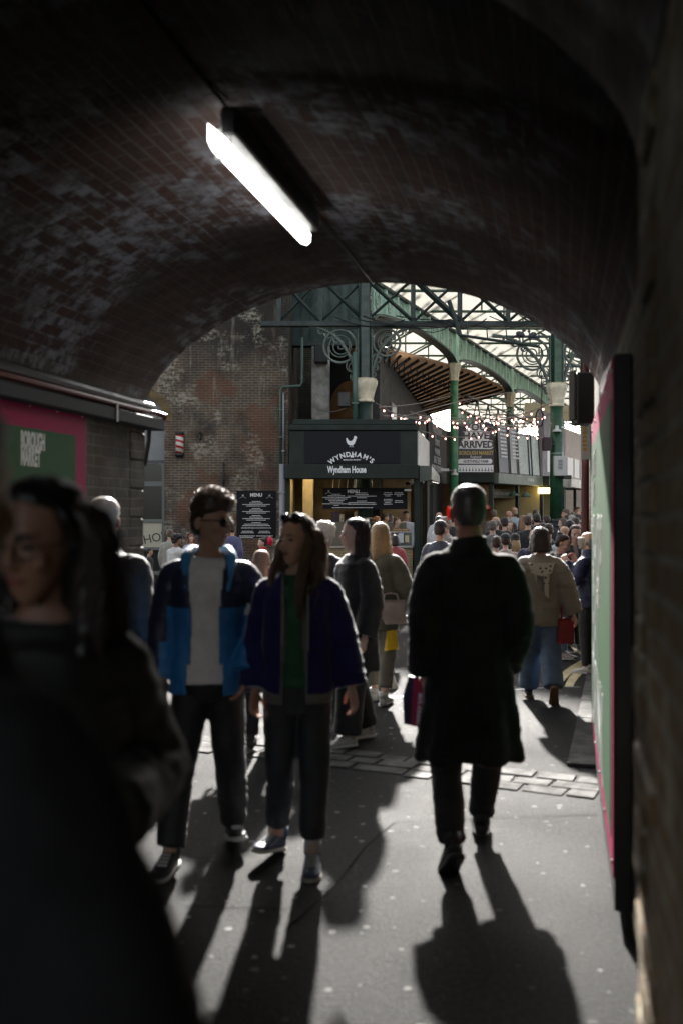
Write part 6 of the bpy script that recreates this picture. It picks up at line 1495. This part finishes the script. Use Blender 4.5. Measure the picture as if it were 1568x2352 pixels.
# ---------------------------------------------------------------- crowd
def c5(px, py): return ((1560 + px / 3.136) / 1.516, (1700 + py / 3.136) / 1.516)
BK = (.014, .014, .016); NV = (.020, .026, .055); GY = (.12, .12, .12); WH = (.55, .55, .54); BE = (.30, .26, .20); OL = (.08, .08, .045); LB = (.34, .44, .50)
G1 = 'crowd filling the market hall'
ST = {'b': 'black', 'n': 'navy'}
crowd = [  # crop px, crop py of head top, Y, yaw, fem, hair, hair colour, top, trousers, extras, label
 ((495, 232), 30, 170, 0, 'short', (.16, .13, .1), GY, BK, {}, 'grey-brown haired man with a phone by the oblique stall post'),
 ((655, 247), 29, 140, 0, 'bald', 0, (.06, .02, .03), BK, {}, 'bald man in dark red looking sideways under the pendant lamps'),
 ((720, 208), 31, 20, 0, 'bald', 0, LB, NV, {'beard': 1}, 'tall bald man in a pale blue shirt under the pendant lamps'),
 ((520, 300), 20, 175, 0, 'balding', (.25, .22, .2), BK, BK, {}, 'balding man in a black jacket right behind the overcoat man'),
 ((612, 318), 21, 180, 0, 'beanie', 0, BK, BK, {}, 'person in a black beanie and black hooded jacket'),
 ((665, 350), 22, 5, 1, 'long', (.2, .13, .08), WH, BK, {}, 'small woman facing the tunnel in a pale scarf beside the beanie'),
 ((815, 290), 22, 165, 1, 'long', (.30, .16, .08), BK, BK, {}, 'auburn haired woman left of the man in the black coat'),
 ((866, 290), 19, 172, 0, 'short', (.07, .045, .03), BK, BK, {}, 'brown haired man in a black coat at the centre of the crowd'),
 ((880, 268), 27, 175, 0, 'short', (.35, .33, .3), GY, BK, {}, 'grey haired man behind the man in the black coat'),
 ((962, 268), 21, 180, 0, 'short', (.02, .015, .012), (.05, .055, .075), BK, {'collar': 'hood'}, 'dark haired man in a padded slate jacket with a thick hood'),
 ((950, 228), 33, 178, 0, 'short', (.10, .07, .05), BK, BK, {}, 'short haired man far behind the padded slate jacket'),
 ((1075, 292), 24, 190, 0, 'short', (.05, .03, .02), BK, BK, {}, 'dark haired man just left of the dark green column'),
 ((935, 436), 13.5, 160, 0, 'balding', (.30, .28, .26), (.03, .03, .07), BK, {}, 'grey balding man in a dark blue top beyond the beige fleece'),
 ((1090, 378), 15.5, 160, 0, 'short', (.045, .03, .022), BK, BK, {'beard': 1}, 'bearded man in a broad black jacket in front of the column'),
 ((1030, 372), 18, 200, 0, 'short', (.035, .022, .016), BK, BK, {}, 'dark haired man just left of the bearded man'),
 ((622, 488), 14.0, 180, 1, 'cap', 0, (.45, .36, .33), BK, {}, 'person in a black cap and pale pink top behind the overcoat man'),
 ((728, 488), 14.5, 185, 1, 'cap', 0, (.20, .15, .11), BK, {'long': 1}, 'blonde person in a navy cap next to the pink top'),
 ((1268, 415), 14.5, 178, 0, 'bald', 0, (.38, .50, .56), BK, {}, 'bald man in a pale blue jacket seen from behind'),
 ((1320, 338), 16, 150, 1, 'long', (.02, .012, .01), BK, BK, {}, 'black haired woman right of the dark green column'),
 ((1388, 310), 19, 175, 1, 'long', (.06, .04, .025), (.30, .28, .2), BK, {}, 'brown haired woman in a pale cream coat by the right wall'),
 ((1490, 345), 15.5, -110, 1, 'long', (.05, .03, .02), BK, BK, {}, 'dark haired woman in black turned sideways at the right edge of the crowd'),
 ((1345, 285), 24, 180, 0, 'short', (.5, .48, .45), GY, BK, {}, 'white haired person beyond the black haired woman'),
 ((1285, 222), 26, -90, 0, 'short', (.12, .08, .05), GY, BK, {}, 'tall man in profile just right of the dark green column'),
 ((1300, 285), 25, 180, 0, 'short', (.06, .04, .03), NV, BK, {}, 'man in navy behind the column on its right side'),
 ((1355, 252), 30, 180, 0, 'short', (.2, .18, .16), GY, BK, {}, 'man in grey deep in the crowd right of the column'),
 ((1405, 195), 34, 10, 0, 'short', (.08, .05, .03), (.3, .3, .32), BK, {}, 'distant man standing tall in front of the picture frame'),
 ((1420, 250), 30, 175, 0, 'balding', (.3, .28, .26), NV, BK, {}, 'balding man deep in the crowd by the right wall'),
 ((1465, 248), 32, 15, 1, 'bob', (.05, .03, .02), (.4, .38, .36), BK, {}, 'distant woman facing the tunnel near the right wall'),
 ((1430, 280), 26, 180, 0, 'short', (.07, .05, .04), BK, BK, {}, 'dark haired man in black below the distant woman'),
 ((1495, 310), 22, 182, 0, 'short', (.10, .06, .04), GY, BK, {}, 'brown haired man in grey hard against the right wall'),
 ((1450, 340), 20, 180, 1, 'bob', (.36, .32, .26), BE, BK, {}, 'fair haired woman in beige between the two dark haired women'),
 ((1375, 290), 28, 180, 0, 'short', (.03, .02, .015), BK, BK, {}, 'black haired man in the back rows right of the column'),
 ((1510, 262), 36, 180, 0, 'short', (.3, .28, .25), GY, BK, {}, 'small grey haired figure at the far right of the back rows'),
 ((1255, 320), 22, -100, 1, 'long', (.12, .07, .04), BK, BK, {}, 'woman half hidden behind the column base on its right'),
 ((480, 345), 18, 178, 0, 'short', (.16, .13, .11), GY, BK, {}, 'man in a grey jacket close beside the overcoat collar on its right'),
 ((520, 515), 13.4, 182, 1, 'short', (.07, .04, .03), (.30, .22, .2), BK, {}, 'low brown haired head between the overcoat and the black cap'),
 # left of the overcoat man
 ((35, 255), 20, 150, 0, 'curly', (.02, .014, .01), BK, BK, {}, 'curly haired man in black just left of the overcoat man'),
 ((-35, 300), 14.5, -60, 0, 'short', (.32, .30, .28), (.25, .24, .22), BK, {}, 'grey haired older man in profile left of the overcoat man'),
 ((-92, 345), 12.5, 150, 0, 'cap', 0, (.05, .055, .08), BK, {}, 'man in a dark cap and slate jacket left of the overcoat man'),
 ((-105, 262), 25, 170, 0, 'bald', 0, WH, BK, {}, 'bald man by the kiosk side hatch'),
 ((-100, 300), 21, 60, 0, 'short', (.04, .03, .02), WH, BK, {}, 'dark haired man in white by the kiosk side hatch'),
 ((20, 310), 24, 180, 0, 'short', (.05, .035, .025), GY, BK, {}, 'man in grey between the curly haired man and the green column'),
]
def mkcrowd(x, ytop, Y, yaw, fem, hair, hcol, top, pants, ex_, label, group=G1, **kw):
    H = CH + (HY - ytop) / FP * Y
    H = H / (1.0 if hair in ('bald',) else 1.012)
    sk_ = kw.pop('skin', SKL if fem else SK)
    hp = kw.pop('head', (0, 6 if abs(yaw) > 90 else 4, 0))
    vs_ = .016 if Y < 17 else .022
    gm = kw.pop('gtop', None) or dict(name='jacket', t=.035, hem=.80, c=top, amp=.010, collar=ex_.get('collar'))
    r = person(label, PX(x, Y), Y, yaw, H, hair=hair, hc=hcol or (.05, .03, .02), skin=sk_, fem=bool(fem), top=gm, pants=pants, vs=vs_, head=hp, group=group, eyes=abs(yaw) < 60 and Y < 40, build=1.0 + .06 * math.sin(x * 7), **kw)
    if ex_.get('beard'):
        b = MB(); b.ell((0, -.052, .03), .052, .05, .036, 12, 8); xf(b, r[2], 0); xf(b, r[4], 0); b.build('beard', hair_mat((.05, .03, .02)), r[0], True)
    if ex_.get('long'):
        b = MB(); b.tube([(0, .06, .12), (0, .075, .0), (0, .075, -.18)], [.07, .085, .05], 12, flat=.6); xf(b, r[2], 0); xf(b, r[4], 0); b.build('long_hair', hair_mat((.42, .28, .14)), r[0], True)
    return r
for (pp_, Y, yaw, fem, hair, hcol, top, pants, ex_, label) in crowd:
    x, y = c5(*pp_); mkcrowd(x, y, Y, yaw, fem, hair, hcol, top, pants, ex_, label)

# people near the kiosk
G2 = 'people around the kiosk'
mkcrowd(880, 1231, 16.0, 160, 1, 'long', (.46, .33, .19), (.62, .16, .06), BK, {}, 'blonde woman in an orange jacket in front of the kiosk counter', G2, head=(40, 4, 0))
mkcrowd(907, 1227, 17.5, 172, 1, 'bob', (.02, .012, .012), (.34, .06, .07), (.10, .09, .07), {}, 'dark haired woman in a dusty red jacket at the kiosk counter', G2)
bag('large beige cotton tote at the hip of the woman in dusty red', 922, 1318, 1378, 17.1, .16, .24, .09, (.52, .47, .38), name='tote_bag', hl=.25)
bag('grey carrier bag hanging between the orange and the red jackets', 909, 1328, 1372, 16.2, .12, .20, .10, (.40, .36, .35), name='carrier_bag', hl=.14)
mkcrowd(866, 1226, 12.0, 178, 1, 'bob', (.55, .52, .48), (.42, .38, .36), BK, {}, 'fair haired woman in grey behind the woman in profile', G2)
mkcrowd(744, 1200, 8.4, 165, 1, 'curly', (.62, .60, .58), BK, BK, {}, 'person with curly silver hair between the fleece woman and the profile woman', G2)
mkcrowd(604, 1234, 17.5, -72, 1, 'bun', (.03, .02, .015), (.55, .02, .03), BK, {}, 'woman in red with a red flower in her hair below the menu board', G2, gtop=dict(name='red_shirt', t=.02, hem=.85, c=(.55, .015, .025), collar='up'), skin=SKL)
fo = MB(); fr_ = random.Random(2)
for i in range(16): a = fr_.uniform(0, 6.28); e = fr_.uniform(-1, 1.4); d_ = Vector((math.cos(a) * math.cos(e), math.sin(a) * math.cos(e), math.sin(e))); fo.ell(d_ * .035, .035, .02, .035, 8, 5, d_.to_track_quat('Y', 'Z').to_matrix())
o_ = fo.build('flower', mat('red_petal', (.65, .01, .06), .5), None, True); o_.location = (PX(620, 17.5), 17.5, PZ(1243, 17.5)); o_.scale = (1, 1, 1.5); tag(o_, 'red flower pinned in the dark hair of the woman in red', 'flower')
mkcrowd(600, 1262, 7.2, 178, 0, 'bald', 0, (.45, .45, .46), BK, {}, 'pale shirted shoulder between the jacket man and the fleece woman', G2)
mkcrowd(534, 1205, 22, 170, 0, 'short', (.05, .03, .02), (.10, .10, .20), BK, {}, 'man in slate blue half hidden behind the jacket man', G2)
mkcrowd(391, 1213, 19, 150, 0, 'buzz', (.16, .10, .07), (.34, .32, .28), BE, {}, 'cropped haired man in a stone grey jacket by the shop window', G2, head=(20, 4, 0))
mkcrowd(405, 1226, 17, 140, 0, 'curly', (.014, .012, .012), (.66, .66, .64), (.5, .5, .48), {'beard': 1}, 'curly black haired man in a white shirt eating by the shop window', G2, skin=SKD, head=(-20, 4, 0), arms={-1: ((-.06, -.08, -.26), (-.02, -.30, -.22)), 1: ((.06, -.08, -.26), (.02, -.30, -.20))})
mkcrowd(440, 1226, 22, 10, 1, 'long', (.35, .06, .02), (.36, .32, .36), BK, {}, 'red haired woman looking down beside the brick wall', G2, head=(0, 18, 0), arms={-1: ((-.06, -.06, -.26), (.02, -.26, -.16)), 1: ((.06, -.06, -.26), (-.02, -.26, -.16))})
mkcrowd(343, 1258, 20, 100, 0, 'short', (.015, .012, .012), BK, BK, {}, 'dark haired person in black half hidden by the tunnel wall', G2)
# staff behind the counter
G3 = 'kiosk staff behind the counter'
for (x, y, Y, yaw, fem, hair, hc_, top, lb) in ((864, 1184, 27.6, 120, 1, 'ponytail', (.40, .16, .05), (.02, .05, .03), 'ginger haired kiosk worker in dark green reaching across the counter'),
        (882, 1178, 28.0, 100, 0, 'short', (.03, .02, .015), BK, 'dark haired kiosk worker in black next to the ginger one'),
        (895, 1180, 28.3, 175, 1, 'bob', (.20, .18, .17), BK, 'grey haired kiosk worker turned to the back wall'),
        (910, 1188, 27.5, 60, 1, 'bun', (.12, .06, .03), (.18, .08, .03), 'kiosk worker in a brown top bending over the food'),
        (932, 1172, 28.2, 10, 0, 'short', (.02, .015, .012), (.30, .34, .42), 'tall kiosk worker in pale blue at the right end of the hatch')):
    mkcrowd(x, y, Y, yaw, fem, hair, hc_, top, BK, {}, lb, G3)
